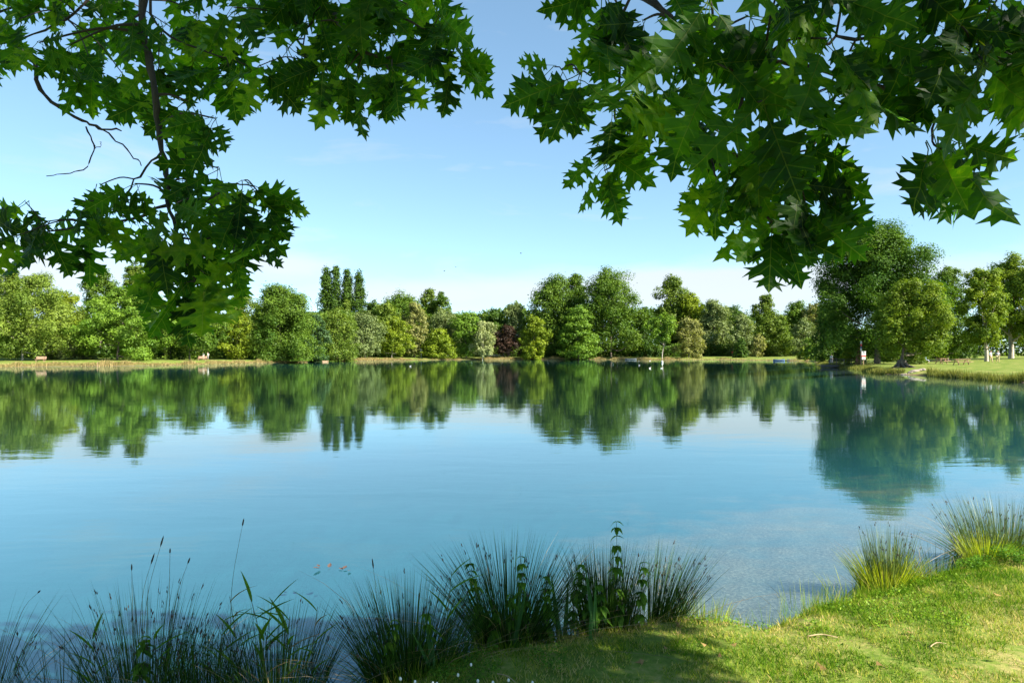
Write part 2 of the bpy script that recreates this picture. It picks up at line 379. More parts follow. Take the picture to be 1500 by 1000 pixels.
def tree(name, cat, label, px, top, hw, D, shape='round', cols=((0.03, 0.07, 0.01), (0.10, 0.15, 0.02)), cb=0.12, leaf=None, dens=1.0, gaps=1.0,
         trunk=None, tr_px=None, lean=0, bk=None, group=None, depth=0.9, base=None, stretch=1.0, trans=0.32):
    """px, top, hw in photo pixels; D metres from the lens"""
    global TREES; TREES += 1
    r = np.random.default_rng(1000+TREES)
    x = X(tr_px if tr_px is not None else px, D); y = D
    z0 = gz(x, y) if base is None else base
    ztop = Z(top, D); h = ztop-z0; w = hw*(1.14 if shape != 'poplar' else 1.0)/F*D
    root = empty(name, (x, y, z0), label, cat, group)
    if leaf is None: leaf = D/1000*2.1
    C, Nn, T, lobes = make_crown(r, h*cb, h, w, shape, leaf, dens, gaps, depth, stretch)
    ox = X(px, D)-x
    C = C+np.array([ox, 0, 0]); C[:, 2] = np.maximum(C[:, 2], 0.05)
    sz = leaf*(0.65+0.7*r.random(len(C)))
    V, Fc = leaf_quads(C, Nn, sz, r)
    crown = link('crown', np_mesh('crown', V, Fc, foliage(cols[0], cols[1], trans), np.repeat(T, 3)), root)
    mb = MB(); tr_r = trunk if trunk else max(0.12, h*0.018)
    th = h*(0.78 if shape in ('poplar', 'tall', 'cone') else 0.55)
    pts = [(0, 0, -0.3), (0, 0, 0.05), (lean*0.1+r.normal()*0.04, 0, h*0.12), (lean*0.35+ox*0.3+r.normal()*0.12, r.normal()*0.1, h*0.3), (ox*0.8+lean, r.normal()*0.2, th)]
    mb.tube(smooth_pts(pts, 4), [tr_r*(1.7 if i == 0 else 1.35 if i < 3 else 1)*(1-0.8*i/17) for i in range(17)], 8)
    for (lx, ly, lz, lr) in lobes[::max(1, len(lobes)//12)]:
        zs = min(lz*0.55, th*0.85)+0.02*h; f = zs/max(th, 0.1)
        s = Vector((ox*0.8*f+lean*f, 0, zs)); e = Vector((lx+ox, ly, lz))
        mid = s.lerp(e, 0.5)+Vector((0, 0, -0.06*h*r.random()))
        rr0 = tr_r*0.42*(1-0.5*f)
        mb.tube(smooth_pts([s, mid, e], 3), [rr0*(1-0.8*i/6) for i in range(7)], 5, cap=False)
    mb.build('trunk', bk or M_BARK, root, smooth=True)
    return root

DG = ((0.020, 0.055, 0.008), (0.078, 0.135, 0.016))      # dark green
MG = ((0.033, 0.080, 0.008), (0.120, 0.185, 0.020))      # mid green
LG = ((0.060, 0.110, 0.014), (0.195, 0.255, 0.036))      # light green
YG = ((0.072, 0.118, 0.008), (0.220, 0.270, 0.018))      # yellow green
BG = ((0.052, 0.118, 0.010), (0.160, 0.250, 0.026))      # bright green
GW = ((0.070, 0.105, 0.034), (0.210, 0.255, 0.090))      # grey willow
TN = ((0.095, 0.110, 0.030), (0.270, 0.270, 0.085))      # tan, drying
PU = ((0.018, 0.016, 0.010), (0.075, 0.040, 0.028))      # purple
OL = ((0.045, 0.090, 0.010), (0.150, 0.200, 0.026))      # olive
BLG = ((0.025, 0.060, 0.022), (0.080, 0.140, 0.050))     # blue green
# ---- left bank
tree('broadleaf_tree', 'tree', 'broad light green tree on the left edge with a pale trunk beside the bench', 50, 408, 62, 138, 'dome', LG, 0.10, tr_px=33, trunk=0.28, bk=M_BARK_PALE)
tree('broadleaf_tree', 'tree', 'thin pale crown rising behind the leftmost light green tree', 14, 396, 26, 165, 'tall', OL, 0.3, gaps=0.6)
tree('broadleaf_tree', 'tree', 'yellowish crown filling the right shoulder of the leftmost tree', 88, 424, 26, 150, 'round', YG, 0.15)
tree('willow_bush', 'bush', 'grey green bush low behind the leftmost bench', 84, 496, 26, 141, 'mound', GW, 0.0)
tree('broadleaf_tree', 'tree', 'loose dark crowned tree behind the wide feathery green tree', 147, 396, 30, 170, 'dome', MG, 0.15, gaps=0.75)
tree('broadleaf_tree', 'tree', 'pale airy tree top showing right behind the feathery green tree', 198, 386, 24, 185, 'tall', OL, 0.2, gaps=0.6)
tree('feathery_tree', 'tree', 'wide bright green feathery tree with layered boughs on the left bank', 182, 422, 64, 142, 'dome', BG, 0.05, tr_px=172, stretch=0.6)
tree('willow_bush', 'bush', 'greyish bush left of the feathery green tree', 121, 484, 20, 146, 'mound', GW, 0.0)
tree('broadleaf_tree', 'tree', 'dark tree with two thin stems under the hanging oak leaves', 282, 440, 46, 155, 'dome', MG, 0.22, tr_px=278, trunk=0.22)
tree('broadleaf_tree', 'tree', 'shaded green tree just right of the feathery tree', 250, 462, 28, 160, 'dome', DG, 0.1)
tree('broadleaf_tree', 'tree', 'small yellow green tree left of the big round dark tree', 348, 464, 24, 168, 'dome', YG, 0.1)
tree('broadleaf_tree', 'tree', 'olive crown peeping out behind the small yellow green tree', 352, 432, 26, 195, 'round', OL, 0.1)
tree('round_tree', 'tree', 'big round dark green tree, densest crown on the left bank', 410, 426, 50, 172, 'dome', MG, 0.0, gaps=1.8, dens=1.7)
tree('broadleaf_tree', 'tree', 'blue green shrub tree against the right side of the round dark tree', 463, 462, 19, 182, 'dome', BLG, 0.0)
tree('willow_tree', 'tree', 'olive yellow willow below the row of poplars', 494, 456, 32, 196, 'dome', OL, 0.0)
for px, tp, hw, lb in ((478, 395, 15.5, 'leftmost and thickest of the tall slim poplars'), (492, 394, 14.5, 'second tall slim poplar from the left of the group'), (509, 397, 13.5, 'third tall slim poplar, third from the left of the group'),
                       (526, 402, 14.5, 'rightmost slim poplar of the tall group, standing a little apart'), (508, 442, 10, 'short young poplar in front of the tall poplar group')):
    tree('poplar_tree', 'tree', lb, px, tp, hw, 300 if tp < 430 else 285, 'poplar', DG if tp < 430 else OL, 0.1, group='slim poplars', depth=1, dens=1.0, gaps=2.0)
# ---- far bank
tree('willow_tree', 'tree', 'grey leaved willow standing right below the poplars', 536, 459, 26, 212, 'dome', GW, 0.12, tr_px=535, trunk=0.25)
tree('broadleaf_tree', 'tree', 'pale green dome just behind the grey willow', 566, 446, 20, 250, 'round', LG, 0.1)
tree('broadleaf_tree', 'tree', 'broad dark green wood top behind the bright yellow green tree', 590, 433, 38, 275, 'dome', MG, 0.05)
tree('broadleaf_tree', 'tree', 'dark crown directly right of the poplars', 548, 440, 16, 280, 'round', DG, 0.05)
tree('broadleaf_tree', 'tree', 'bright yellow green tree with thin pale trunk near the grey willow', 577, 469, 27, 222, 'dome', YG, 0.15, tr_px=574, bk=M_BARK_PALE, trunk=0.16)
tree('drying_tree', 'tree', 'brownish tan half bare tree behind the white post', 607, 448, 19, 232, 'tall', TN, 0.1, gaps=0.7)
tree('poplar_tree', 'tree', 'tall green tree with the highest left peak in the middle of the far bank', 630, 424, 17, 290, 'tall', OL, 0.1)
tree('poplar_tree', 'tree', 'pointed tree joined to the right of the tall green middle tree', 647, 428, 14, 285, 'tall', MG, 0.1)
tree('willow_tree', 'tree', 'pale grey willow crown between the tan tree and the bright green tree', 650, 454, 28, 245, 'dome', GW, 0.05)
tree('broadleaf_tree', 'tree', 'low yellow green tree right of the white post', 643, 484, 26, 231, 'dome', YG, 0.02)
tree('broadleaf_tree', 'tree', 'vivid saturated green tree left of the cream leaved tree', 682, 457, 22, 236, 'tall', BG, 0.12, tr_px=683)
tree('cream_leaved_tree', 'tree', 'small cream leaved tree with pale trunk left of the purple tree', 708, 471, 19, 233, 'round', ((0.11, 0.14, 0.05), (0.32, 0.35, 0.15)), 0.16, tr_px=707, bk=M_BARK_PALE, trunk=0.2)
tree('broadleaf_tree', 'tree', 'low dark tree top above the purple tree', 726, 457, 26, 265, 'dome', DG, 0.05)
tree('purple_leaved_tree', 'tree', 'dark purple leaved tree near the middle of the far bank', 744, 479, 23, 242, 'dome', PU, 0.15, trunk=0.25)
tree('willow_tree', 'tree', 'wispy pale willow rising behind the purple tree', 754, 446, 19, 262, 'tall', GW, 0.05, gaps=0.8)
tree('broadleaf_tree', 'tree', 'narrow yellow green tree before the big dark tree', 783, 464, 19, 238, 'tall', YG, 0.02)
tree('broadleaf_tree', 'tree', 'large dark spreading tree at the left of the tallest pair', 812, 411, 42, 258, 'dome', MG, 0.05)
tree('broadleaf_tree', 'tree', 'upright crown joining the two tallest trees', 842, 403, 20, 262, 'tall', MG, 0.1)
tree('broadleaf_tree', 'tree', 'tallest tree of the far bank, airy crown with a dark trunk', 893, 401, 46, 248, 'dome', MG, 0.12, tr_px=895, trunk=0.55, gaps=0.75)
tree('layered_tree', 'tree', 'bright green tree with layered boughs in front of the tallest pair', 848, 450, 36, 240, 'cone', BG, 0.05, stretch=0.55)
tree('broadleaf_tree', 'tree', 'dark tree filling the dip right of the tallest tree', 944, 454, 20, 250, 'dome', DG, 0.0)
tree('broadleaf_tree', 'tree', 'tall narrow topped tree right of the dip in the far bank', 985, 409, 29, 268, 'tall', OL, 0.05, gaps=0.8)
tree('broadleaf_tree', 'tree', 'yellow green tree right under the narrow topped tree', 1010, 432, 24, 262, 'tall', YG, 0.0)
tree('leaning_tree', 'tree', 'small green tree with a pale leaning trunk at the water', 968, 462, 20, 231, 'round', BG, 0.40, tr_px=970, bk=M_BARK_PALE, trunk=0.2, lean=1.2)
tree('drying_tree', 'tree', 'tan bushy tree with bare twigs right of the leaning trunk', 1009, 468, 22, 236, 'dome', TN, 0.0, gaps=0.75)
tree('willow_tree', 'tree', 'tall grey willow right of the tan bushy tree', 1046, 441, 25, 255, 'dome', GW, 0.0)
tree('willow_tree', 'tree', 'paler narrow willow with drooping crown behind the low dark bush', 1087, 462, 20, 243, 'dome', GW, 0.0)
tree('broadleaf_tree', 'tree', 'dark low crown behind the two grey willows', 1075, 454, 34, 275, 'dome', DG, 0.0)
tree('poplar_tree', 'tree', 'pointed tree top highest between the willows and the right bank', 1121, 432, 17, 280, 'tall', OL, 0.05)
tree('broadleaf_tree', 'tree', 'wide green tree below the pointed tree top', 1134, 462, 28, 245, 'dome', OL, 0.0)
tree('broadleaf_tree', 'tree', 'mid green dome left of the tan crown by the right bank', 1168, 443, 24, 255, 'dome', MG, 0.0)
tree('drying_tree', 'tree', 'tan topped tree next to the big right hand tree', 1194, 447, 18, 250, 'tall', TN, 0.05)
tree('willow_tree', 'tree', 'grey shrubby willow by the right end of the far bank', 1178, 472, 20, 232, 'dome', GW, 0.05)
tree('dark_bush', 'bush', 'low dark conical bush at the water below the willows', 1085, 497, 13, 229, 'cone', DG, 0.0)
tree('drying_tree', 'sapling', 'small tan sapling right of the low dark bush', 1111, 490, 9, 228, 'tall', TN, 0.02)
tree('bright_bush', 'bush', 'low bright green bush near the moored boats', 1186, 507, 16, 200, 'mound', YG, 0.0)
# ---- right bank
RDG = ((0.026, 0.070, 0.008), (0.105, 0.180, 0.018))
RYG = ((0.050, 0.100, 0.008), (0.180, 0.230, 0.018))
tree('great_tree', 'tree', 'largest tree, a broad dark crown on the right bank beside the jetty', 1290, 345, 84, 108, 'dome', RDG, 0.16, leaf=0.24, trunk=0.62, tr_px=1285, gaps=1.5, dens=1.5)
tree('waterside_tree', 'tree', 'lower yellow green tree with flared roots leaning at the right water edge', 1334, 416, 56, 84, 'dome', RYG, 0.20, leaf=0.20, trunk=0.30, tr_px=1321, lean=0.6, gaps=1.2, dens=1.2)
tree('broadleaf_tree', 'tree', 'dark mid height tree between the largest tree and the plane trees', 1388, 396, 36, 130, 'dome', MG, 0.10, leaf=0.26)
tree('broadleaf_tree', 'tree', 'dark tree deep behind the jetty under the largest tree', 1225, 440, 34, 140, 'dome', DG, 0.0, leaf=0.28, gaps=1.5, dens=1.4)
PLC = ((0.055, 0.115, 0.010), (0.200, 0.250, 0.022))
tree('plane_tree', 'plane tree', 'plane tree with a pale mottled trunk nearest the walking people', 1438, 392, 34, 118, 'tall', PLC, 0.20, leaf=0.27, trunk=0.45, bk=M_BARK_PALE, tr_px=1445)
tree('plane_tree', 'plane tree', 'plane tree with thick pale trunk at the right picture edge', 1484, 379, 40, 135, 'tall', PLC, 0.22, leaf=0.30, trunk=0.7, bk=M_BARK_PALE, tr_px=1481)
tree('plane_tree', 'plane tree', 'plane tree mostly cut off by the right picture edge', 1535, 385, 42, 128, 'tall', PLC, 0.22, leaf=0.30, trunk=0.6, bk=M_BARK_PALE, tr_px=1506)
tree('bright_bush', 'bush', 'tan green bush behind the leaning waterside tree', 1340, 503, 16, 100, 'mound', OL, 0.0, leaf=0.18)
tree('bright_bush', 'bush', 'sunny yellow green bush seen between the two right trunks', 1306, 500, 16, 128, 'mound', YG, 0.0, leaf=0.22)
tree('bright_bush', 'bush', 'yellow green shoots beside the brown stump near the jetty', 1241, 510, 11, 112, 'mound', YG, 0.0, leaf=0.14)
tree('dark_bush', 'bush', 'dark bush low in the shade of the plane trees', 1395, 500, 40, 150, 'mound', DG, 0.0, leaf=0.3)

# far woods and undergrowth that read as one dark mass
def wood_band(name, pts, leaf, cols, n_per_m, label):
    """pts: (px, D, top_py)"""
    r = np.random.default_rng(77)
    Cs = []; Ts = []
    for (p0, D0, t0), (p1, D1, t1) in zip(pts, pts[1:]):
        a = np.array([X(p0, D0), D0]); b = np.array([X(p1, D1), D1]); ln = np.linalg.norm(b-a)
        n = int(ln*n_per_m); s = r.random(n)
        D = D0+(D1-D0)*s
        topz = H+(HOR-(t0+(t1-t0)*s))/F*D
        x = a[0]+(b[0]-a[0])*s+r.normal(size=n)*1.4; y = D+r.normal(size=n)*1.6
        lump = 0.62+0.42*vnoise(x, y*0.3, 0.13, 3)+0.15*vnoise(x, y, 0.8, 5)
        z = 0.4+(topz-0.4)*lump*r.random(n)**0.8
        Cs.append(np.stack([x, y, z], 1)); Ts.append(vnoise(x, z*1.5, 0.5, 9)*0.8+r.random(n)*0.25)
    C = np.concatenate(Cs); T = np.clip(np.concatenate(Ts), 0, 1)
    nn = r.normal(size=C.shape)*0.6+np.array([0.1, -0.7, 0.5]); nn /= np.linalg.norm(nn, axis=1)[:, None]
    V, Fc = leaf_quads(C, nn, leaf*(0.6+0.8*r.random(len(C))), r)
    o = link(name, np_mesh(name, V, Fc, foliage(*cols), np.repeat(T, 3)))
    return setp(o, label, 'woodland', None, 'stuff')
wood_band('far_wood', [(-120, 190, 470), (0, 185, 455), (95, 190, 470), (118, 190, 492), (160, 200, 460), (330, 215, 455), (450, 240, 458), (560, 295, 450), (700, 310, 452), (800, 310, 448),
                       (950, 305, 452), (1060, 300, 450), (1200, 290, 446)], 1.0, (DG[0], MG[1]), 230, 'dark woodland filling in behind the bank trees')
wood_band('undergrowth', [(-60, 152, 505), (120, 160, 505), (330, 180, 503), (460, 205, 502), (600, 242, 504), (730, 252, 505), (800, 256, 505), (950, 252, 502), (1190, 250, 500)], 0.6, (DG[0], MG[1]), 170, 'shaded undergrowth beneath the far bank trees')
wood_band('parkland_hedge', [(1190, 175, 490), (1300, 190, 480), (1420, 200, 480), (1640, 190, 470)], 0.7, (DG[0], MG[1]), 200, 'dark hedge behind the picnic lawn')

# ------------------------------------------------------------------ bank grass of the far shore (uncountable)
def ribbons(base, tip, width, bend, seg, r, tint, face=None):
    """tapered bent ribbons; base, tip (n,3)"""
    n = len(base); d = tip-base; ln = np.linalg.norm(d, axis=1)[:, None]
    a = r.normal(size=(n, 3)) if face is None else face
    side = np.cross(d, a); side /= np.linalg.norm(side, axis=1)[:, None]+1e-9
    bv = bend
    V = []
    for k in range(seg+1):
        t = k/seg
        c = base+d*t+bv*(t*(1-t)*4*0.25+0)-np.array([0, 0, 1])*0*t
        w = (width*(1-t)**0.5*0.5)[:, None] if k < seg else np.zeros((n, 1))
        if k < seg: V += [c-side*w, c+side*w]
        else: V += [c]
    V = np.stack(V, 1)     # n, 2*seg+1, 3
    m = V.shape[1]; off = (np.arange(n)*m)[:, None]
    tris = []
    for k in range(seg-1):
        tris += [[2*k, 2*k+1, 2*k+3], [2*k, 2*k+3, 2*k+2]]
    tris += [[2*seg-2, 2*seg-1, 2*seg]]
    Fc = (off[:, :, None]+np.array(tris)[None]).reshape(-1, 3)
    return V.reshape(-1, 3), Fc, np.repeat(tint, m)
def shore_points(i0, i1, n, r, off):
    pts = SP[i0:i1]; seg = np.diff(pts, axis=0); ln = np.linalg.norm(seg, axis=1); cum = np.concatenate([[0], np.cumsum(ln)])
    s = r.random(n)*cum[-1]; k = np.clip(np.searchsorted(cum, s)-1, 0, len(seg)-1)
    p = pts[k]+seg[k]*((s-cum[k])/ln[k])[:, None]
    nrm = np.stack([seg[k][:, 1], -seg[k][:, 0]], 1)/ln[k][:, None]   # land side
    return p+nrm*off[:, None], s
r = np.random.default_rng(5)
iR0 = SHORE.index(W(1500, 560)); iF0 = SHORE.index(W(1190, 529)); iE = SHORE.index(W(0, 537.5))+2
n = 24000
q, s = shore_points(iF0, iE, n*2, r, np.zeros(n*2))
cl = vnoise(s, s*0, 0.30, 2)*0.6+vnoise(s, s*0, 1.1, 3)*0.4
D_ = q[:, 1]
keep = (cl > 0.30) & (q[:, 0] < X(1010, 1)*D_) | (r.random(n*2) < 0.10)
q = q[keep]; cl = cl[keep]; q = q+np.stack([r.normal(size=len(q))*0.25, r.normal(size=len(q))*0.35+0.25], 1)
hgt_ = (0.22+1.5*np.clip(cl-0.40, 0, 1))*(0.5+0.7*r.random(len(q)))
zb = np.maximum(ground_z(q[:, 0], q[:, 1]), -0.05)
base = np.stack([q[:, 0], q[:, 1], zb], 1); tip = base+np.stack([r.normal(size=len(q))*0.18, r.normal(size=len(q))*0.18, hgt_], 1)
V, Fc, T = ribbons(base, tip, np.full(len(q), 0.10), r.normal(size=(len(q), 3))*0.1, 2, r, np.clip(0.25+0.9*r.random(len(q)), 0, 1), face=np.tile([[0.0, 1, 0]], (len(q), 1))+r.normal(size=(len(q), 3))*0.4)
M_DRY = foliage((0.07, 0.10, 0.02), (0.34, 0.25, 0.11), 0.25)
o = link('dry_bank_grass', np_mesh('dry_bank_grass', V, Fc, M_DRY, T)); setp(o, 'dry tan grass fringe along the far waterline', 'grass', None, 'stuff')
# right bank fringe, greener
n = 26000
q, s = shore_points(iR0-1, iF0, n, r, np.zeros(n)+0.0)
q = q+np.stack([r.normal(size=n)*0.25, np.abs(r.normal(size=n))*1.0], 1)
cl = vnoise(s, s*0, 0.5, 7); bare = (q[:, 0] > X(1325, 1)*q[:, 1]) & (q[:, 0] < X(1358, 1)*q[:, 1]); keep = ~bare; q = q[keep]; cl = cl[keep]; n = len(q)
zb = np.maximum(ground_z(q[:, 0], q[:, 1]), -0.05)
base = np.stack([q[:, 0], q[:, 1], zb], 1); tip = base+np.stack([r.normal(size=n)*0.12, r.normal(size=n)*0.12, (0.2+0.7*cl)*(0.5+0.7*r.random(n))], 1)
V, Fc, T = ribbons(base, tip, np.full(n, 0.045), r.normal(size=(n, 3))*0.1, 2, r, np.clip(r.random(n), 0, 1))
o = link('green_bank_grass', np_mesh('green_bank_grass', V, Fc, foliage((0.045, 0.07, 0.012), (0.24, 0.23, 0.06), 0.3), T)); setp(o, 'rough green grass fringe on the right bank edge', 'grass', None, 'stuff')

# ------------------------------------------------------------------ red oak boughs overhead
def oak_outline():
    return [(0.0, 0.0), (0.03, 0.02), (0.09, 0.05), (0.19, 0.07), (0.15, 0.12), (0.20, 0.17), (0.115, 0.17), (0.080, 0.205),
            (0.11, 0.235), (0.21, 0.255), (0.34, 0.26), (0.27, 0.315), (0.40, 0.40), (0.27, 0.39), (0.285, 0.47), (0.18, 0.40), (0.105, 0.395), (0.085, 0.44),
            (0.11, 0.485), (0.21, 0.52), (0.34, 0.53), (0.27, 0.585), (0.38, 0.71), (0.245, 0.665), (0.25, 0.765), (0.16, 0.68), (0.09, 0.68), (0.072, 0.72),
            (0.10, 0.76), (0.23, 0.80), (0.135, 0.83), (0.175, 0.905), (0.075, 0.87), (0.045, 0.92), (0.0, 1.0)]
def oak_leaf_mesh(name, mat, seed, simple=False):
    r = random.Random(seed)
    out = oak_outline()
    if simple: out = [(0, 0), (0.16, 0.09), (0.05, 0.2), (0.36, 0.33), (0.06, 0.42), (0.34, 0.66), (0.06, 0.70), (0.18, 0.85), (0, 1.0)]
    verts = []; faces = []
    bend = r.uniform(-0.10, 0.42); fold = r.uniform(0.0, 0.32); twist = r.uniform(-0.35, 0.35); curl = r.uniform(-0.15, 0.35); wav = r.uniform(0, 6)
    wid = r.uniform(0.88, 1.12)
    def warp(x, y):
        z = -bend*y*y+fold*abs(x)-curl*abs(x)*abs(x)*3+twist*x*y*0.8+0.018*math.sin(abs(x)*16+y*14+wav)
        return (x, y, z)
    bm = bmesh.new()
    ys = sorted(set([p[1] for p in out if p[0] == 0]+[0.18, 0.30, 0.43, 0.56, 0.69, 0.80] if not simple else [0, 0.2, 0.42, 0.67, 1.0]))
    mid = [bm.verts.new((0, y, 0)) for y in ys]
    for sgn in (1, -1):
        jit = [(x*sgn*wid*(1+r.uniform(-0.10, 0.10)), y+(r.uniform(-0.012, 0.012) if 0 < y < 1 else 0)) for x, y in out[1:-1]]
        ov = [bm.verts.new((x, y, 0)) for x, y in jit]
        loop = ov+list(reversed(mid))
        for tri in tessellate_polygon([[v.co.copy() for v in loop]]):
            a, b, c = [loop[i].co for i in tri]
            if (b-a).cross(c-a).length < 1e-7: continue
            tri = tri if (b-a).cross(c-a).z > 0 else tri[::-1]
            bm.faces.new([loop[i] for i in tri])
    bm.verts.index_update(); bm.verts.ensure_lookup_table()
    uv = [v.co.copy() for v in bm.verts]
    for v in bm.verts: v.co = Vector(warp(v.co.x, v.co.y))
    V = [v.co[:] for v in bm.verts]; Fc = [[v.index for v in f.verts] for f in bm.faces]; bm.free()
    if not simple:    # petiole and raised midrib, a thin three sided prism
        n0 = len(V); pts = [(-0.02, -0.26, 0.06), (0, -0.12, 0.015), (0, 0, 0)]+[(0, y, warp(0, y)[2]) for y in ys[1:]]
        rad = [0.010, 0.008, 0.008]+[0.0065*(1-y) for y in ys[1:]]
        for (x, y, z), a in zip(pts, rad):
            for k in range(3):
                an = math.pi/2+k*2.094; V.append((x+a*math.cos(an), y, z+a*math.sin(an))); uv.append(Vector((0, y, 1)))
        for i in range(len(pts)-1):
            for k in range(3):
                a, b = n0+i*3+k, n0+i*3+(k+1) % 3
                Fc += [[a, b, b+3], [a, b+3, a+3]]
    T = [r.random()]*len(V)
    return np_mesh(name, V, Fc, mat, T, smooth=False, uv=[tuple(u) for u in uv])
M_OAK, t = newmat('oak_leaf')
at = t.nodes.new('ShaderNodeAttribute'); at.attribute_name = 'leafuv'
s3 = t.nodes.new('ShaderNodeSeparateXYZ'); L(t, at.outputs['Vector'], s3.inputs[0])
ax = mathn(t, 'ABSOLUTE', s3.outputs[0])
w_ = mathn(t, 'FRACT', mathn(t, 'MULTIPLY', mathn(t, 'SUBTRACT', s3.outputs[1], mathn(t, 'MULTIPLY', ax, 0.75)), 6.5))
lat = mathn(t, 'LESS_THAN', mathn(t, 'ABSOLUTE', mathn(t, 'SUBTRACT', w_, 0.5)), 0.055)
midv = mathn(t, 'MAXIMUM', mathn(t, 'LESS_THAN', ax, 0.006), mathn(t, 'GREATER_THAN', s3.outputs[2], 0.5))
oi = t.nodes.new('ShaderNodeObjectInfo')
cmb = t.nodes.new('ShaderNodeVectorMath'); cmb.operation = 'ADD'; L(t, at.outputs['Vector'], cmb.inputs[0])
cx = t.nodes.new('ShaderNodeCombineXYZ'); L(t, mathn(t, 'MULTIPLY', oi.outputs['Random'], 40), cx.inputs[0]); L(t, cx.outputs[0], cmb.inputs[1])
nn_ = noise(t, 5, 4, 0.6, cmb.outputs[0])
at2 = t.nodes.new('ShaderNodeAttribute'); at2.attribute_name = 'tint'
f_ = mathn(t, 'ADD', mathn(t, 'MULTIPLY', nn_, 0.5), mathn(t, 'MULTIPLY', mathn(t, 'FRACT', mathn(t, 'ADD', oi.outputs['Random'], at2.outputs['Fac'])), 0.5))
lc = ramp(t, f_, [(0.18, (0.003, 0.011, 0.002)), (0.45, (0.008, 0.031, 0.003)), (0.68, (0.022, 0.062, 0.004)), (0.86, (0.090, 0.135, 0.007))])
mv = t.nodes.new('ShaderNodeMixRGB'); L(t, mathn(t, 'MULTIPLY', lat, 0.22), mv.inputs[0]); L(t, lc, mv.inputs[1]); mv.inputs[2].default_value = (0.10, 0.15, 0.03, 1)
mv2 = t.nodes.new('ShaderNodeMixRGB'); L(t, mathn(t, 'MULTIPLY', midv, 0.5), mv2.inputs[0]); L(t, mv.outputs[0], mv2.inputs[1]); mv2.inputs[2].default_value = (0.10, 0.13, 0.03, 1)
pb = t.nodes.new('ShaderNodeBsdfPrincipled'); L(t, mv2.outputs[0], pb.inputs['Base Color']); pb.inputs['Roughness'].default_value = 0.5; pb.inputs['Specular IOR Level'].default_value = 0.14
tl = t.nodes.new('ShaderNodeBsdfTranslucent')
mt = t.nodes.new('ShaderNodeMixRGB'); mt.blend_type = 'MULTIPLY'; mt.inputs[0].default_value = 1; L(t, mv2.outputs[0], mt.inputs[1]); mt.inputs[2].default_value = (6.0, 6.0, 0.9, 1)
L(t, mt.outputs[0], tl.inputs[0])
ms = t.nodes.new('ShaderNodeMixShader'); ms.inputs[0].default_value = 0.5; L(t, pb.outputs[0], ms.inputs[1]); L(t, tl.outputs[0], ms.inputs[2])
o_ = t.nodes.new('ShaderNodeOutputMaterial'); L(t, ms.outputs[0], o_.inputs[0])
L(t, bumpn(t, mathn(t, 'ADD', lat, nn_), 0.35, 0.003), pb.inputs['Normal'])
LEAVES = [oak_leaf_mesh('leaf', M_OAK, i) for i in range(12)]
def mesh_arrays(me):
    n = len(me.vertices); V = np.empty(n*3, np.float32); me.vertices.foreach_get('co', V)
    Fa = np.empty(len(me.polygons)*3, np.int32); me.polygons.foreach_get('vertices', Fa)
    U = np.empty(n*3, np.float32); me.attributes['leafuv'].data.foreach_get('vector', U)
    return V.reshape(-1, 3), Fa.reshape(-1, 3), U.reshape(-1, 3)
LA = [mesh_arrays(m) for m in LEAVES]
LS = [mesh_arrays(oak_leaf_mesh('leafs', M_OAK, 50+i, True)) for i in range(5)]

def frame(d, n):
    """matrix with local +Y along d and +Z near n"""
    d = d.normalized(); x = d.cross(n).normalized(); z = x.cross(d)
    return Matrix((x, d, z)).transposed()
def in_poly(px, py, poly):
    c = False; n = len(poly)
    for i in range(n):
        x0, y0 = poly[i]; x1, y1 = poly[(i+1) % n]
        if (y0 > py) != (y1 > py) and px < (x1-x0)*(py-y0)/(y1-y0)+x0: c = not c
    return c
def fill_nodes(poly, sp, rd, dfun, holes=()):
    xs = [p[0] for p in poly]; ys = [p[1] for p in poly]; out = []
    tries = 0
    while tries < 6000:
        tries += 1
        x = rd.uniform(min(xs), max(xs)); y = rd.uniform(min(ys), max(ys))
        if not in_poly(x, y, poly): continue
        if any(math.hypot(x-h[0], y-h[1]) < h[2] for h in holes): continue
        if any((x-a[0])**2+(y-a[1])**2 < (sp*0.8)**2 for a in out): continue
        out.append((x, y, dfun(x, y, rd)))
    return out
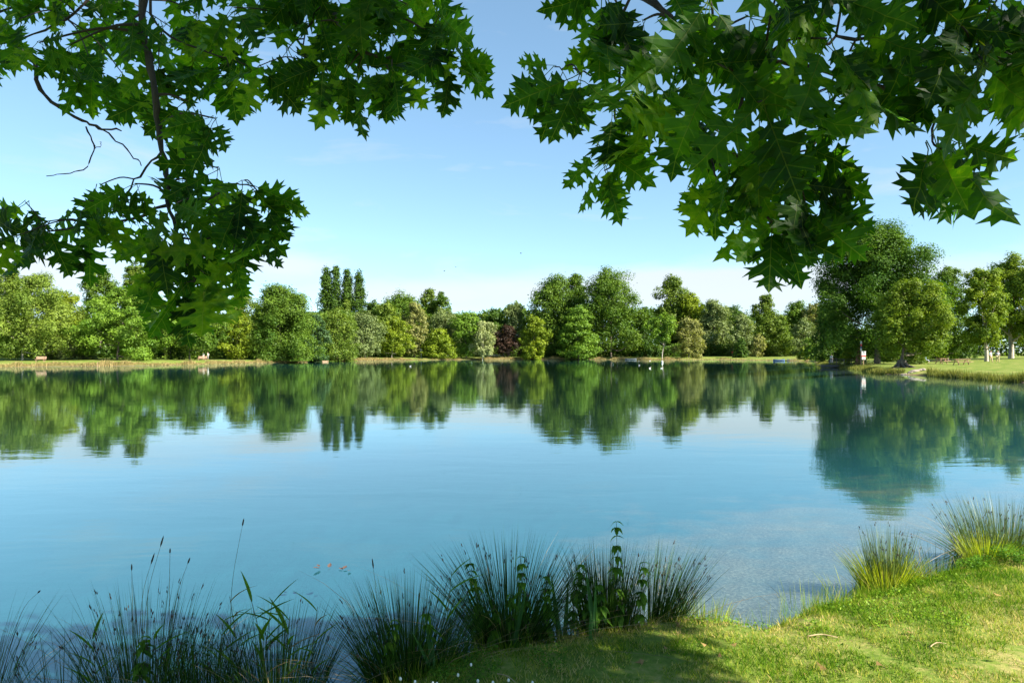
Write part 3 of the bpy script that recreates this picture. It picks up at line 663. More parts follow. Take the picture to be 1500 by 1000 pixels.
def bough(root, polys, rd, nodes, trunk_pts, name_seed, leaf_m, spread_crown, crown_n):
    rootp = Vector(root.location)
    skel = []
    for pts, r0, r1 in polys:
        pp = smooth_pts([P(*p) if len(p) == 3 else Vector(p[:3]) for p in pts], 4)
        pp = [p+Vector((rd.gauss(0, .004), rd.gauss(0, .004), rd.gauss(0, .004))) if 0 < i < len(pp)-1 else p for i, p in enumerate(pp)]
        n = len(pp); rad = [r0+(r1-r0)*i/(n-1) for i in range(n)]
        mb = MB(); mb.tube([p-rootp for p in pp], [a*(1+0.18*math.sin(i*2.1)) for i, a in enumerate(rad)], 7); mb.build('branch', M_BARK_OAK, root, smooth=True)
        skel += list(zip(pp, rad))
    specs = []
    for (px, py, d, n, lp, mean, spr) in nodes:
        nd = P(px, py, d)
        # twig to the nearest branch point that lies above it if possible
        best = min(skel, key=lambda s: (s[0]-nd).length+max(0, nd.z-s[0].z)*1.2)
        a = best[0]; ln = (a-nd).length
        if ln > 0.03:
            m1 = a.lerp(nd, 0.45)+Vector((rd.gauss(0, .03)*ln, rd.gauss(0, .03)*ln, 0.10*ln))
            mb = MB(); pts = smooth_pts([a, m1, nd], 4); mb.tube([p-rootp for p in pts], [max(0.0018, best[1]*0.4*(1-i/10)+0.0016) for i in range(len(pts))], 5)
            mb.build('twig', M_BARK_OAK, root, smooth=True)
        for k in range(n):
            ang = mean+spr*((k+0.5)/n*2-1)+rd.gauss(0, 11)
            a_ = R(ang)
            dirv = Vector((math.sin(a_), rd.gauss(-0.05, 0.42), -math.cos(a_))).normalized()
            Ln = lp/F*d*rd.uniform(0.68, 1.22)
            face = Vector((rd.gauss(0, .40), -1+rd.gauss(0, .2), rd.gauss(-0.25, .55)))
            if rd.random() < 0.16: face = Vector((rd.gauss(0, 1), rd.gauss(-.3, .5), rd.gauss(0.3, 1)))
            if abs(dirv.dot(face.normalized())) > 0.93: face = Vector((0.3, -1, 0.2))
            if rd.random() < 0.45: face = -face
            b = nd+dirv*0.24*Ln+Vector((0, rd.gauss(0, .012), 0))
            specs.append((Ln/d, b, dirv, face, Ln, rd.randrange(len(LEAVES))))
    specs.sort(key=lambda s: -s[0])
    for k, (_, b, dirv, face, Ln, vi) in enumerate(specs[:296]):
        o = link('leaf', LEAVES[vi], root)
        m = (frame(dirv, face)*Ln).to_4x4(); m.translation = b-rootp
        o.matrix_local = m
    Vs, Fs, Us, Ts = [], [], [], []; off = 0
    def add(arr, m3, b, tint):
        nonlocal off
        V, Fa, U = arr
        M_ = np.array(m3); Vs.append(V@M_.T+np.array(b)); Fs.append(Fa+off); Us.append(U); Ts.append(np.full(len(V), tint)); off += len(V)
    for (_, b, dirv, face, Ln, vi) in specs[296:]:
        add(LA[vi], frame(dirv, face)*Ln, b-rootp, rd.random())
    # the rest of the crown, above and behind the viewpoint
    r = np.random.default_rng(name_seed)
    cnt = 0; lims = []
    while cnt < crown_n:
        e = spread_crown[r.integers(len(spread_crown))]
        q = r.normal(size=3); q /= np.linalg.norm(q); q *= r.random()**0.4
        c = np.array(e[:3])+q*np.array(e[3:6])
        x, y, z = c
        if y > -0.3 and z < H+0.60*max(y, 0)+0.45 and abs(x) < 0.84*max(y, 0)+0.6: continue
        if z < 2.3: continue
        for k in range(6):
            an = r.random()*6.283; dv = Vector((math.cos(an), math.sin(an), -0.5+0.5*r.normal())).normalized()
            fv = Vector((r.normal()*0.5, r.normal()*0.5, 1))
            if abs(dv.dot(fv.normalized())) > 0.95: continue
            add(LS[r.integers(len(LS))], frame(dv, fv)*(leaf_m*(0.8+0.5*r.random())), Vector(c)-rootp+dv*0.03, r.random()); cnt += 1
    o = link('crown', np_mesh('crown', np.concatenate(Vs), np.concatenate(Fs), M_OAK, np.concatenate(Ts), uv=np.concatenate(Us)), root); o['kind'] = 'stuff'
    mb = MB()
    tp = smooth_pts([Vector(p)-rootp for p in trunk_pts], 4)
    mb.tube(tp, [0.30*(1.5 if i == 0 else 1)*(1-0.72*i/(len(tp)-1)) for i in range(len(tp))], 12)
    tt = tp[len(tp)//2]
    for e in spread_crown:
        c = Vector(e[:3])-rootp; a = tp[int(len(tp)*0.55)]
        mb.tube(smooth_pts([a, a.lerp(c, 0.5)+Vector((0, 0, 0.4)), c], 4), [0.10*(1-0.85*i/8) for i in range(9)], 7)
    mb.build('trunk', M_BARK_OAK, root, smooth=True)

# left oak
rd = random.Random(11)
LT = (-5.2, -2.6)
oakL = empty('red_oak_tree', (LT[0], LT[1], gz(*LT)), 'red oak whose boughs and lobed leaves hang over the upper left', 'tree', 'red oaks overhead')
LB = [([(-3.6, -1.6, 5.4, 0), (-2.4, 0.6, 5.6, 0), (-1.75, 2.0, 5.0, 0), (212, -180, 2.6), (210, 0, 2.6), (212, 60, 2.55), (226, 140, 2.5), (235, 200, 2.5), (245, 270, 2.45), (251, 320, 2.4), (267, 372, 2.4), (292, 425, 2.4)], 0.022, 0.0035),
      ([(-3.8, -1.0, 5.0, 0), (-3.4, 1.2, 4.8, 0), (-100, -20, 3.0), (0, 48, 3.0), (48, 92, 2.9), (64, 140, 2.9), (110, 172, 2.9), (140, 185, 2.9), (178, 192, 2.85)], 0.016, 0.003),
      ([(140, 185, 2.9), (165, 200, 2.9), (190, 225, 2.88), (207, 243, 2.88)], 0.004, 0.0022),
      ([(126, 186, 2.9), (137, 214, 2.9), (126, 243, 2.9), (103, 253, 2.9), (68, 258, 2.9)], 0.0035, 0.0016),
      ([(137, 214, 2.9), (148, 216, 2.9), (146, 208, 2.9)], 0.002, 0.0012),
      ([(250, 296, 2.42), (200, 316, 2.45), (150, 329, 2.5), (100, 334, 2.55), (40, 345, 2.6), (-30, 350, 2.6)], 0.006, 0.0022),
      ([(237, 222, 2.5), (205, 255, 2.5), (175, 288, 2.5), (140, 300, 2.5)], 0.0045, 0.002),
      ([(247, 288, 2.43), (285, 298, 2.42), (330, 276, 2.4), (362, 270, 2.38), (385, 290, 2.38)], 0.0045, 0.002),
      ([(262, 350, 2.4), (300, 350, 2.38), (345, 345, 2.35), (375, 350, 2.35)], 0.004, 0.002),
      ([(-2.2, 0.6, 5.6, 0), (-1.4, 1.9, 4.8, 0), (430, -70, 2.6), (472, 0, 2.5), (508, 42, 2.4), (540, 80, 2.4), (592, 86, 2.38), (655, 92, 2.35)], 0.016, 0.003),
      ([(472, 0, 2.5), (450, 45, 2.5), (445, 90, 2.5)], 0.005, 0.002),
      ([(135, -8, 2.9), (100, 28, 2.9), (50, 48, 2.95), (-20, 72, 3.0)], 0.006, 0.003),
      ([(232, -60, 2.6), (222, 20, 2.6), (260, 60, 2.6), (320, 80, 2.6), (360, 95, 2.6)], 0.006, 0.002),
      ([(540, -60, 2.4), (560, 10, 2.4), (620, 40, 2.4), (660, 60, 2.4)], 0.006, 0.002)]
PL1 = [(-40, -40), (640, -40), (645, 25), (668, 55), (680, 90), (640, 100), (560, 110), (480, 98), (420, 88), (375, 100), (335, 140), (345, 180), (300, 185), (255, 145), (200, 120), (140, 105), (70, 70), (-40, 60)]
PL2 = [(-20, 300), (50, 290), (100, 300), (160, 262), (200, 262), (240, 290), (300, 225), (340, 245), (375, 285), (392, 325), (370, 355), (335, 395), (300, 415), (262, 400), (235, 365), (200, 330), (120, 335), (40, 345), (-20, 345)]
nodes = []
for x, y, d in fill_nodes(PL1, 52, rd, lambda x, y, q: q.uniform(2.3, 2.7) if x > 250 else q.uniform(2.5, 3.3), holes=((400, 30, 16), (150, 150, 25))):
    lp = 66 if x > 250 else 54
    nodes.append((x, y, d, 4, lp*1.08, rd.gauss(0, 20)+(12 if x > 600 else 0), 58))
for x, y, d in fill_nodes(PL2, 45, rd, lambda x, y, q: q.uniform(2.25, 2.6)):
    nodes.append((x, y, d, 3 if x < 180 else 4, 68, rd.gauss(0, 18)+(25 if x > 350 else -20 if x < 100 else 0), 65))
for s in ((270, 415, 2.35, 5, 80, -10, 45), (300, 400, 2.3, 4, 85, 15, 40), (385, 300, 2.35, 4, 55, 70, 40), (20, 345, 2.6, 4, 50, -10, 50), (660, 90, 2.35, 5, 66, 30, 50), (570, 105, 2.4, 3, 75, 0, 25), (510, 100, 2.4, 3, 75, -5, 25)):
    nodes.append(s)
bough(oakL, LB, rd, nodes, [(LT[0], LT[1], 0.1), (LT[0], LT[1], 1.0), (-5.0, -2.5, 3.2), (-4.3, -1.9, 5.0), (-3.9, -1.6, 8.0)], 21, 0.16,
      [(-3.2, -1.0, 6.5, 3.2, 3.0, 1.8), (-1.0, 0.2, 5.6, 2.6, 1.8, 1.0), (-4.6, 0.5, 5.0, 1.4, 1.6, 1.0), (0.2, 1.2, 5.6, 1.8, 1.2, .7)], 4200)
# right oak
rd = random.Random(23)
RT = (4.6, -2.4)
oakR = empty('red_oak_tree', (RT[0], RT[1], gz(*RT)), 'red oak whose large leaves hang across the upper right', 'tree', 'red oaks overhead')
RB = [([(3.9, -1.6, 4.4, 0), (3.0, 0.4, 4.1, 0), (1750, 150, 1.75), (1500, 157, 1.62), (1400, 145, 1.6), (1330, 131, 1.58), (1250, 112, 1.55), (1180, 94, 1.52), (1120, 85, 1.5)], 0.013, 0.0042),
      ([(3.6, -1.4, 4.8, 0), (1.6, 0.2, 4.6, 0), (0.5, 1.3, 3.9, 0), (925, -60, 1.8), (960, 3, 1.75), (1000, 48, 1.7), (1050, 80, 1.6), (1090, 98, 1.55)], 0.015, 0.0045),
      ([(935, -50, 1.8), (912, 40, 1.78), (907, 100, 1.75), (905, 160, 1.74), (888, 192, 1.74)], 0.005, 0.0022),
      ([(1000, 48, 1.7), (1012, 100, 1.7), (1008, 140, 1.7), (970, 180, 1.7), (930, 212, 1.7), (885, 250, 1.7)], 0.005, 0.0018),
      ([(1008, 140, 1.7), (1028, 190, 1.66), (1040, 240, 1.62), (1052, 262, 1.6)], 0.004, 0.0018),
      ([(1090, 98, 1.55), (1085, 160, 1.52), (1082, 230, 1.5), (1098, 285, 1.48), (1125, 320, 1.46), (1132, 334, 1.46)], 0.0045, 0.0022),
      ([(1420, 72, 1.55), (1340, 70, 1.55), (1270, 58, 1.53), (1215, 58, 1.5), (1178, 84, 1.5)], 0.005, 0.003),
      ([(1362, 138, 1.58), (1363, 170, 1.5), (1365, 205, 1.45), (1385, 226, 1.42)], 0.0036, 0.0018),
      ([(907, 104, 1.75), (870, 108, 1.74), (840, 104, 1.73), (812, 98, 1.72)], 0.003, 0.0016),
      ([(1280, -60, 1.6), (1275, 0, 1.55), (1260, 40, 1.52), (1245, 75, 1.5)], 0.004, 0.002),
      ([(1182, 95, 1.52), (1183, 130, 1.5), (1188, 158, 1.48)], 0.003, 0.0016),
      ([(1250, 112, 1.55), (1215, 160, 1.5), (1190, 220, 1.46), (1170, 270, 1.44)], 0.004, 0.002),
      ([(1540, 60, 1.5), (1480, 75, 1.45), (1420, 90, 1.4)], 0.004, 0.002)]
PR = [(850, -30), (1540, -30), (1540, 95), (1450, 110), (1350, 130), (1240, 120), (1205, 160), (1180, 215), (1195, 262), (1150, 300), (1110, 305), (1065, 245), (1010, 200), (955, 190), (905, 215), (872, 215), (865, 160), (850, 110), (810, 85), (820, 60), (850, 40)]
nodes = []
for x, y, d in fill_nodes(PR, 73, rd, lambda x, y, q: q.uniform(1.55, 1.9) if x < 1000 else q.uniform(1.25, 1.6), holes=((1225, 20, 20), (1010, 225, 14))):
    nodes.append((x, y, d, 4, 88 if x < 1000 else 108, rd.gauss(0, 20), 62))
for s in ((1368, 205, 1.42, 5, 118, 15, 55), (1390, 205, 1.42, 3, 112, 55, 30), (1132, 325, 1.44, 5, 92, 5, 55), (1195, 280, 1.44, 3, 72, 70, 25), (812, 98, 1.72, 3, 76, -45, 30), (822, 104, 1.72, 2, 88, -5, 25), (885, 238, 1.7, 3, 70, -5, 45),
          (1050, 258, 1.6, 4, 78, -10, 50), (1180, 300, 1.44, 3, 88, 10, 35), (836, -12, 1.75, 3, 45, -10, 40), (1450, 10, 1.3, 4, 110, 30, 60), (1160, 230, 1.5, 4, 90, 20, 50), (1470, 110, 1.5, 4, 80, 20, 50)):
    nodes.append(s)
bough(oakR, RB, rd, nodes, [(RT[0], RT[1], 0.1), (RT[0], RT[1], 1.0), (4.4, -2.2, 3.0), (3.9, -1.7, 4.6), (3.4, -1.3, 7.6)], 22, 0.16,
      [(4.3, 1.1, 6.0, 3.9, 1.6, 1.0), (4.0, 0.9, 6.3, 4.0, 1.7, 1.2), (3.2, -0.9, 6.6, 3.0, 2.2, 1.8), (2.6, 1.4, 5.4, 2.6, 1.3, .8), (6.6, 1.8, 6.0, 1.8, .9, .6), (7.0, .6, 6.0, 1.2, .9, .6), (8.8, -.1, 6.0, 1.1, .4, .4), (1.4, 0.6, 5.0, 1.8, 1.3, .8)], 12500)  # unseen crown masses, placed so their shade falls on rushes and lawn

# ------------------------------------------------------------------ near lawn
r = np.random.default_rng(31)
def lawn(n, x0, x1, y0, y1, hmean, wid, seg, dpow=1):
    x = r.uniform(x0, x1, n); y = r.uniform(y0, y1, n)
    vis = np.abs(x) < 1.0*y+0.9
    x, y = x[vis], y[vis]
    d = sdist(x, y); k = d > 0.02+(vnoise(x, y, 2.2, 1)-0.5)*-0.16; x, y, d = x[k], y[k], d[k]
    patch = vnoise(x, y, 1.1, 12)*0.6+vnoise(x, y, 3.7, 13)*0.4
    bare_ = np.clip((vnoise(x, y, 1.7, 33)*0.6+vnoise(x, y, 5, 34)*0.4-0.60)*8, 0, 0.95)
    k = r.random(len(x)) < np.clip(1.35-patch*1.0, 0.25, 1)*(1-bare_); x, y, d, patch = x[k], y[k], d[k], patch[k]
    n = len(x); z = ground_z(x, y)
    edge = np.clip(1-d/0.35, 0, 1)
    lush = np.clip((0.52-patch)*3, 0, 1)*0.6+edge*0.9+np.clip((1.0-x)*0.5, 0, 0.5)
    h = hmean*(0.55+0.75*r.random(n))*(1+lush*1.0)*(0.6+0.9*vnoise(x, y, 9, 21))
    a = r.random(n)*6.283; ln = r.random(n)**0.6*0.95
    base = np.stack([x, y, z-0.004], 1); tip = base+np.stack([np.cos(a)*ln*h, np.sin(a)*ln*h, h], 1)
    tint = np.clip(0.10+patch*1.05+r.normal(size=n)*0.26-lush*0.30, 0, 1)
    return ribbons(base, tip, np.full(n, wid)*(0.7+0.6*r.random(n)), r.normal(size=(n, 3))*0.02*(h/0.05)[:, None], seg, r, tint)
M_LAWN, t = newmat('lawn_blades')
at = t.nodes.new('ShaderNodeAttribute'); at.attribute_name = 'tint'
c_ = ramp(t, at.outputs['Fac'], [(0.0, (0.055, 0.15, 0.006)), (0.42, (0.18, 0.27, 0.018)), (0.68, (0.40, 0.38, 0.06)), (1.0, (0.60, 0.46, 0.20))])
d_ = t.nodes.new('ShaderNodeBsdfDiffuse'); tr = t.nodes.new('ShaderNodeBsdfTranslucent'); L(t, c_, d_.inputs[0]); L(t, c_, tr.inputs[0])
m1 = t.nodes.new('ShaderNodeMixShader'); m1.inputs[0].default_value = 0.4; L(t, d_.outputs[0], m1.inputs[1]); L(t, tr.outputs[0], m1.inputs[2])
o_ = t.nodes.new('ShaderNodeOutputMaterial'); L(t, m1.outputs[0], o_.inputs[0])
parts = [lawn(300000, -1.5, 9.5, 3.3, 9.5, 0.030, 0.0050, 2), lawn(70000, 4, 14, 5.5, 14, 0.035, 0.006, 1)]
off = 0; Vs, Fs, Ts = [], [], []
for V, Fc, T in parts: Vs.append(V); Fs.append(Fc+off); Ts.append(T); off += len(V)
o = link('lawn_grass', np_mesh('lawn_grass', np.concatenate(Vs), np.concatenate(Fs), M_LAWN, np.concatenate(Ts))); setp(o, 'short yellowish green lawn blades on the near bank', 'grass', None, 'stuff')

# longer blades on the lip of the bank
def lip(n, x0, x1, h0, h1, tb, wid=0.004):
    idx = []
    pts = SP[(SP[:, 1] < 12) & (SP[:, 0] > -1.5) & (SP[:, 0] < 9)]
    seg = np.diff(pts, axis=0); ln = np.linalg.norm(seg, axis=1); cum = np.concatenate([[0], np.cumsum(ln)])
    s = r.random(n)*cum[-1]; k = np.clip(np.searchsorted(cum, s)-1, 0, len(seg)-1)
    p = pts[k]+seg[k]*((s-cum[k])/ln[k])[:, None]+r.normal(size=(n, 2))*0.05-np.array([0, 0.06])
    kk = (p[:, 0] > x0) & (p[:, 0] < x1) & (vnoise(s, s*0, 3.0, 4) > 0.35); p = p[kk]; n = len(p)
    z = ground_z(p[:, 0], p[:, 1]); h = h0+(h1-h0)*r.random(n)**2
    base = np.stack([p[:, 0], p[:, 1], z-0.01], 1); tip = base+np.stack([r.normal(size=n)*0.25*h, r.normal(size=n)*0.25*h, h], 1)
    return ribbons(base, tip, np.full(n, wid), r.normal(size=(n, 3))*0.04, 3, r, np.clip(tb+r.normal(size=n)*0.2, 0, 1))
V, Fc, T = lip(3600, -1.2, 8, 0.05, 0.26, 0.35)
o = link('bank_edge_grass', np_mesh('bank_edge_grass', V, Fc, M_LAWN, T)); setp(o, 'longer grass blades along the lip of the near bank', 'grass', None, 'stuff')

# ------------------------------------------------------------------ near plants
M_RUSH = foliage((0.006, 0.020, 0.005), (0.042, 0.100, 0.012), 0.2, 0.01)
M_RUSHY = foliage((0.12, 0.18, 0.010), (0.50, 0.50, 0.03), 0.4, 0.02)
M_RUSHO = foliage((0.02, 0.045, 0.012), (0.11, 0.16, 0.03), 0.25, 0.06)
M_STRAW = foliage((0.10, 0.07, 0.03), (0.36, 0.27, 0.12), 0.2, 0.04)
M_SEED = plain('seed_head', (0.035, 0.025, 0.018), 0.8, 0.4, 60)
M_HERB = foliage((0.030, 0.090, 0.008), (0.120, 0.240, 0.016), 0.35, 0.008)
M_STEM = plain('herb_stem', (0.05, 0.07, 0.02), 0.7, 0.3, 30)
def blade_set(r, n, rad, h0, h1, lean, wid, seg=4, out=1.0, zb=-0.1, droop=0.15, arc=None):
    a = r.random(n)*6.283 if arc is None else r.uniform(R(arc[0]), R(arc[1]), n)
    q = np.sqrt(r.random(n))*rad
    base = np.stack([np.cos(a)*q, np.sin(a)*q*0.8, np.full(n, zb)], 1)
    h = h0+(h1-h0)*r.random(n)**0.8
    l = lean*(q/rad*out+r.random(n)*0.55)+r.normal(size=n)*0.05
    tip = base+np.stack([np.cos(a)*l*h, np.sin(a)*l*h, h*(1-0.25*l)], 1)
    bend = np.stack([-np.cos(a)*l*h*0.35, -np.sin(a)*l*h*0.35, h*droop], 1)
    return base, tip, bend
def rush(label, px, py, depth_xy, rad, n, h0, h1, lean=0.7, mat=None, cat='rush clump', name='rush_clump', seeds=0, wid=0.0054, extra=(), arc=None, group=None, tb=0.5):
    x, y = depth_xy
    z = max(gz(x, y), -0.25)
    global rseed; rseed += 1
    r = np.random.default_rng(500+rseed)
    root = empty(name, (x, y, z), label, cat, group)
    n = int(n*1.9); lean = lean*0.50; h0 *= 1.25; h1 *= 1.14
    base, tip, bend = blade_set(r, n, rad, h0, h1, lean, wid, arc=arc)
    V, Fc, T = ribbons(base, tip, np.full(n, wid)*(0.7+0.6*r.random(n)), bend, 5, r, np.clip(tb+r.normal(size=n)*0.28, 0, 1))
    o = link('stems', np_mesh('stems', V, Fc, mat or M_RUSH, T), root); o['kind'] = 'stuff'
    nd = int(n*0.13)+4        # dead, bent and broken stems
    b2, t2, be2 = blade_set(r, nd, rad, h0*0.5, h1*0.85, lean+0.7, wid); t2 = t2+r.normal(size=t2.shape)*0.08; t2[:, 2] = np.maximum(t2[:, 2], b2[:, 2]+0.12)
    V, Fc, T = ribbons(b2, t2, np.full(nd, wid*0.9), be2*1.8+r.normal(size=b2.shape)*0.12, 5, r, np.clip(0.4+r.normal(size=nd)*0.3, 0, 1))
    o = link('dead_stems', np_mesh('dead_stems', V, Fc, M_STRAW, T), root); o['kind'] = 'stuff'
    for (m2, n2, rr2, ha, hb, ln2, w2, tb2) in extra:
        n2 = int(n2*1.5)
        b2, t2, be2 = blade_set(r, n2, rr2, ha, hb, ln2, w2)
        V, Fc, T = ribbons(b2, t2, np.full(n2, w2), be2, 5, r, np.clip(tb2+r.normal(size=n2)*0.25, 0, 1))
        o = link('undergrowth_blades', np_mesh('blades', V, Fc, m2, T), root); o['kind'] = 'stuff'
    if seeds:
        mb = MB()
        for k in r.choice(n, min(seeds, n), replace=False):
            t_ = r.uniform(0.70, 0.90); c = base[k]+(tip[k]-base[k])*t_+bend[k]*(t_*(1-t_))
            dv = Vector(tip[k]-base[k]).normalized()
            for j in range(3):
                e = Vector(c)+dv*0.012*j+Vector(r.normal(size=3)*0.006)
                mb.tube([e-dv*0.012, e, e+dv*0.014], [0.0012, 0.0042, 0.001], 4)
        o = mb.build('seed_heads', M_SEED, root); o['kind'] = 'stuff'
    return root
rseed = 0
def G(px, py):  # ground point near the bank seen at a pixel (z about 0.1)
    d = (H-0.1)*F/(py-HOR); return (X(px, d), d)
rush('sparse dark rushes at the lower left corner', 0, 0, (-4.05, 5.2), 0.22, 70, 0.45, 0.85, 0.9, seeds=18, group='rushes along the lower left')
rush('thin scattered rushes between the left corner and the seeding clump', 0, 0, (-3.35, 5.1), 0.30, 45, 0.35, 0.75, 0.7, seeds=12, group='rushes along the lower left')
rush('tall seeding grass and rushes with brown heads standing on the left', 0, 0, (-2.75, 5.15), 0.33, 230, 0.4, 0.98, 0.55, seeds=80, extra=((M_STRAW, 70, 0.3, 0.2, 0.45, 0.9, 0.004, 0.5),), group='rushes along the lower left')
rush('fine dark rushes filling the gap left of the broad leaved reeds', 0, 0, (-2.32, 5.15), 0.25, 190, 0.35, 0.78, 0.4, seeds=25, group='rushes along the lower left')
rush('dense rush clump with straw coloured old growth under the broad reeds', 0, 0, (-1.78, 5.15), 0.30, 330, 0.3, 0.82, 0.65, seeds=40, extra=((M_STRAW, 220, 0.24, 0.12, 0.42, 1.2, 0.004, 0.5),), group='rushes along the lower left')
rush('dark leafy rush clump left of the small gap of bright water', 0, 0, (-0.80, 5.35), 0.28, 560, 0.35, 0.90, 0.75, seeds=60, extra=((M_HERB, 160, 0.28, 0.2, 0.5, 0.7, 0.010, 0.3),))
rush('round spiky rush clump, fanning widest, in the middle foreground', 0, 0, (-0.02, 5.85), 0.20, 560, 0.45, 1.08, 0.85, seeds=90, extra=((M_RUSHO, 260, 0.2, 0.4, 0.85, 0.6, 0.005, 0.5), (M_HERB, 90, 0.24, 0.15, 0.4, 0.8, 0.010, 0.4)))
rush('dense dark rush clump behind the nettles in the middle foreground', 0, 0, (0.84, 6.1), 0.21, 520, 0.4, 0.93, 0.40, seeds=60, extra=((M_HERB, 120, 0.26, 0.2, 0.5, 0.5, 0.010, 0.3),))
rush('open thin rushes leaning right, last of the middle foreground row', 0, 0, (1.24, 6.25), 0.24, 230, 0.4, 0.92, 0.75, seeds=50, arc=(-80, 80), extra=((M_STRAW, 130, 0.22, 0.05, 0.16, 1.4, 0.004, 0.4),))
rush('yellow green rush tussock alone at the water on the right', 0, 0, (4.02, 7.30), 0.17, 230, 0.35, 0.80, 0.30, mat=M_RUSHO, seeds=45, tb=0.6, extra=((M_RUSHY, 850, 0.22, 0.18, 0.62, 0.45, 0.006, 0.35), (M_STRAW, 170, 0.27, 0.08, 0.30, 1.2, 0.004, 0.3)))
rush('sparse arching dark rushes between the yellow tussock and the right edge clump', 0, 0, (4.75, 7.65), 0.28, 120, 0.25, 0.55, 1.0, seeds=15)
rush('spiky rush clump at the right picture edge', 0, 0, (6.0, 8.3), 0.50, 620, 0.35, 0.84, 0.62, mat=M_RUSHO, seeds=70, extra=((M_HERB, 300, 0.45, 0.2, 0.5, 0.8, 0.009, 0.6),))
rush('small bright sunlit grass tuft right of the middle row', 0, 0, (1.78, 6.38), 0.20, 130, 0.12, 0.42, 0.5, mat=M_RUSHY, cat='grass tuft', name='grass_tuft', tb=0.3)
rush('thin bright grass sprigs in the shallow water before the tussock', 0, 0, (3.0, 6.75), 0.35, 55, 0.15, 0.40, 0.3, mat=M_RUSHY, cat='grass tuft', name='grass_tuft', tb=0.2)
rush('sparse pale sprigs directly left of the yellow tussock', 0, 0, (3.55, 7.15), 0.20, 24, 0.2, 0.45, 0.8, mat=M_RUSHY, cat='grass tuft', name='grass_tuft', tb=0.3)
rush('bright yellow green spray inside the right edge clump', 0, 0, (5.45, 7.85), 0.20, 160, 0.15, 0.42, 0.9, mat=M_RUSHY, cat='grass tuft', name='grass_tuft', tb=0.35, wid=0.006)

# leaf shapes for herbs
def lance_leaf(name, mat, w, serr, bend, tint, seg=7, fold=0.3):
    V = []; n = seg
    for i in range(n+1):
        t = i/n
        hw = w*math.sin(math.pi*min(1, (t*0.93+0.07))**0.75)*(1+(serr if i % 2 else -serr)) if i < n else 0
        z = -bend*t*t
        V += [(-hw, t, z+fold*hw), (0, t, z), (hw, t, z+fold*hw)]
    Fc = []
    for i in range(n):
        a = i*3
        Fc += [(a, a+1, a+4, a+3), (a+1, a+2, a+5, a+4)]
    return np_mesh(name, V, np.array(Fc), mat, [tint]*len(V))
NET = [lance_leaf('leaf', M_HERB, 0.27, 0.10, 0.35+0.1*k, 0.15+0.2*k) for k in range(4)]
REEDL = [lance_leaf('leaf', M_HERB, 0.050, 0.0, 0.10+0.08*k, 0.25+0.2*k, fold=0.6) for k in range(3)]+[lance_leaf('leaf', M_STRAW, 0.035, 0.0, 0.3, 0.4, fold=0.6)]
SWORD = [lance_leaf('leaf', foliage((0.03, 0.09, 0.03), (0.10, 0.22, 0.06), 0.35, 0.008), 0.034, 0, 0.02+0.1*k, 0.3+0.3*k, fold=0.7) for k in range(3)]
def put(me, parent, b, d, n, s, name='leaf'):
    o = link(name, me, parent); m = (frame(Vector(d), Vector(n))*s).to_4x4(); m.translation = Vector(b); o.matrix_local = m; return o
def nettle(label, xy, h, seed, levels=8, group='nettles in the middle foreground', size=0.10):
    rd = random.Random(seed); root = empty('nettle', (xy[0], xy[1], max(gz(*xy), 0)), label, 'nettle', group)
    lx, ly = rd.gauss(0, .06), rd.gauss(0, .05)
    pts = [(0, 0, -0.05), (lx*0.4, ly*0.4, h*0.5), (lx, ly, h)]
    sp_ = smooth_pts(pts, 6); MB().tube(sp_, [0.0045*(1-0.6*i/12) for i in range(13)], 5).build('stem', M_STEM, root, smooth=True)
    for k in range(levels):
        t = min(1, 0.20+0.78*k/(levels-1)+rd.gauss(0, .02)); p = sp_[min(12, int(t*12))]; a0 = k*1.57+rd.gauss(0, .5)
        s = size*(1.15-0.55*max(0, t-0.35)/0.65)*rd.uniform(.85, 1.15)
        for j in range(4 if k % 2 else 2):
            a = a0+j*(math.pi if j < 2 else math.pi)+(.8 if j > 1 else 0)
            put(NET[rd.randrange(4)], root, p, (math.cos(a), math.sin(a), rd.uniform(-0.7, 0.1)), (math.cos(a)*0.5, math.sin(a)*.5, 1), s)
NP = [((-0.24, 5.72), 0.76, 'nettle at the left side of the round spiky clump'), ((0.10, 5.68), 0.84, 'tallest nettle inside the round spiky clump'), ((0.30, 5.72), 0.66, 'short nettle on the right of the round spiky clump'),
      ((0.50, 5.92), 0.62, 'leftmost nettle of the dense right hand group'), ((0.66, 5.88), 0.70, 'bushy nettle second in the dense group'), ((0.92, 5.9), 0.97, 'tallest dark nettle rising above all the others'), ((1.10, 5.92), 0.60, 'nettle drooping right beside the tallest one'),
      ((0.02, 5.55), 0.45, 'low bright nettle at the foot of the round clump'), ((-0.62, 5.2), 0.50, 'dark nettle within the clump left of the bright water gap'), ((-0.95, 5.2), 0.48, 'low nettle at the left of the same dark clump'),
      ((0.78, 5.8), 0.50, 'short nettle low in front of the dense group'), ((-2.72, 5.0), 0.42, 'lone nettle in the tall seeding grass on the left'), ((-0.15, 5.55), 0.38, 'small nettle at the left foot of the round clump')]
for i, (xy, h, lb) in enumerate(NP): nettle(lb, xy, h, 40+i, levels=15 if h > .6 else 11)
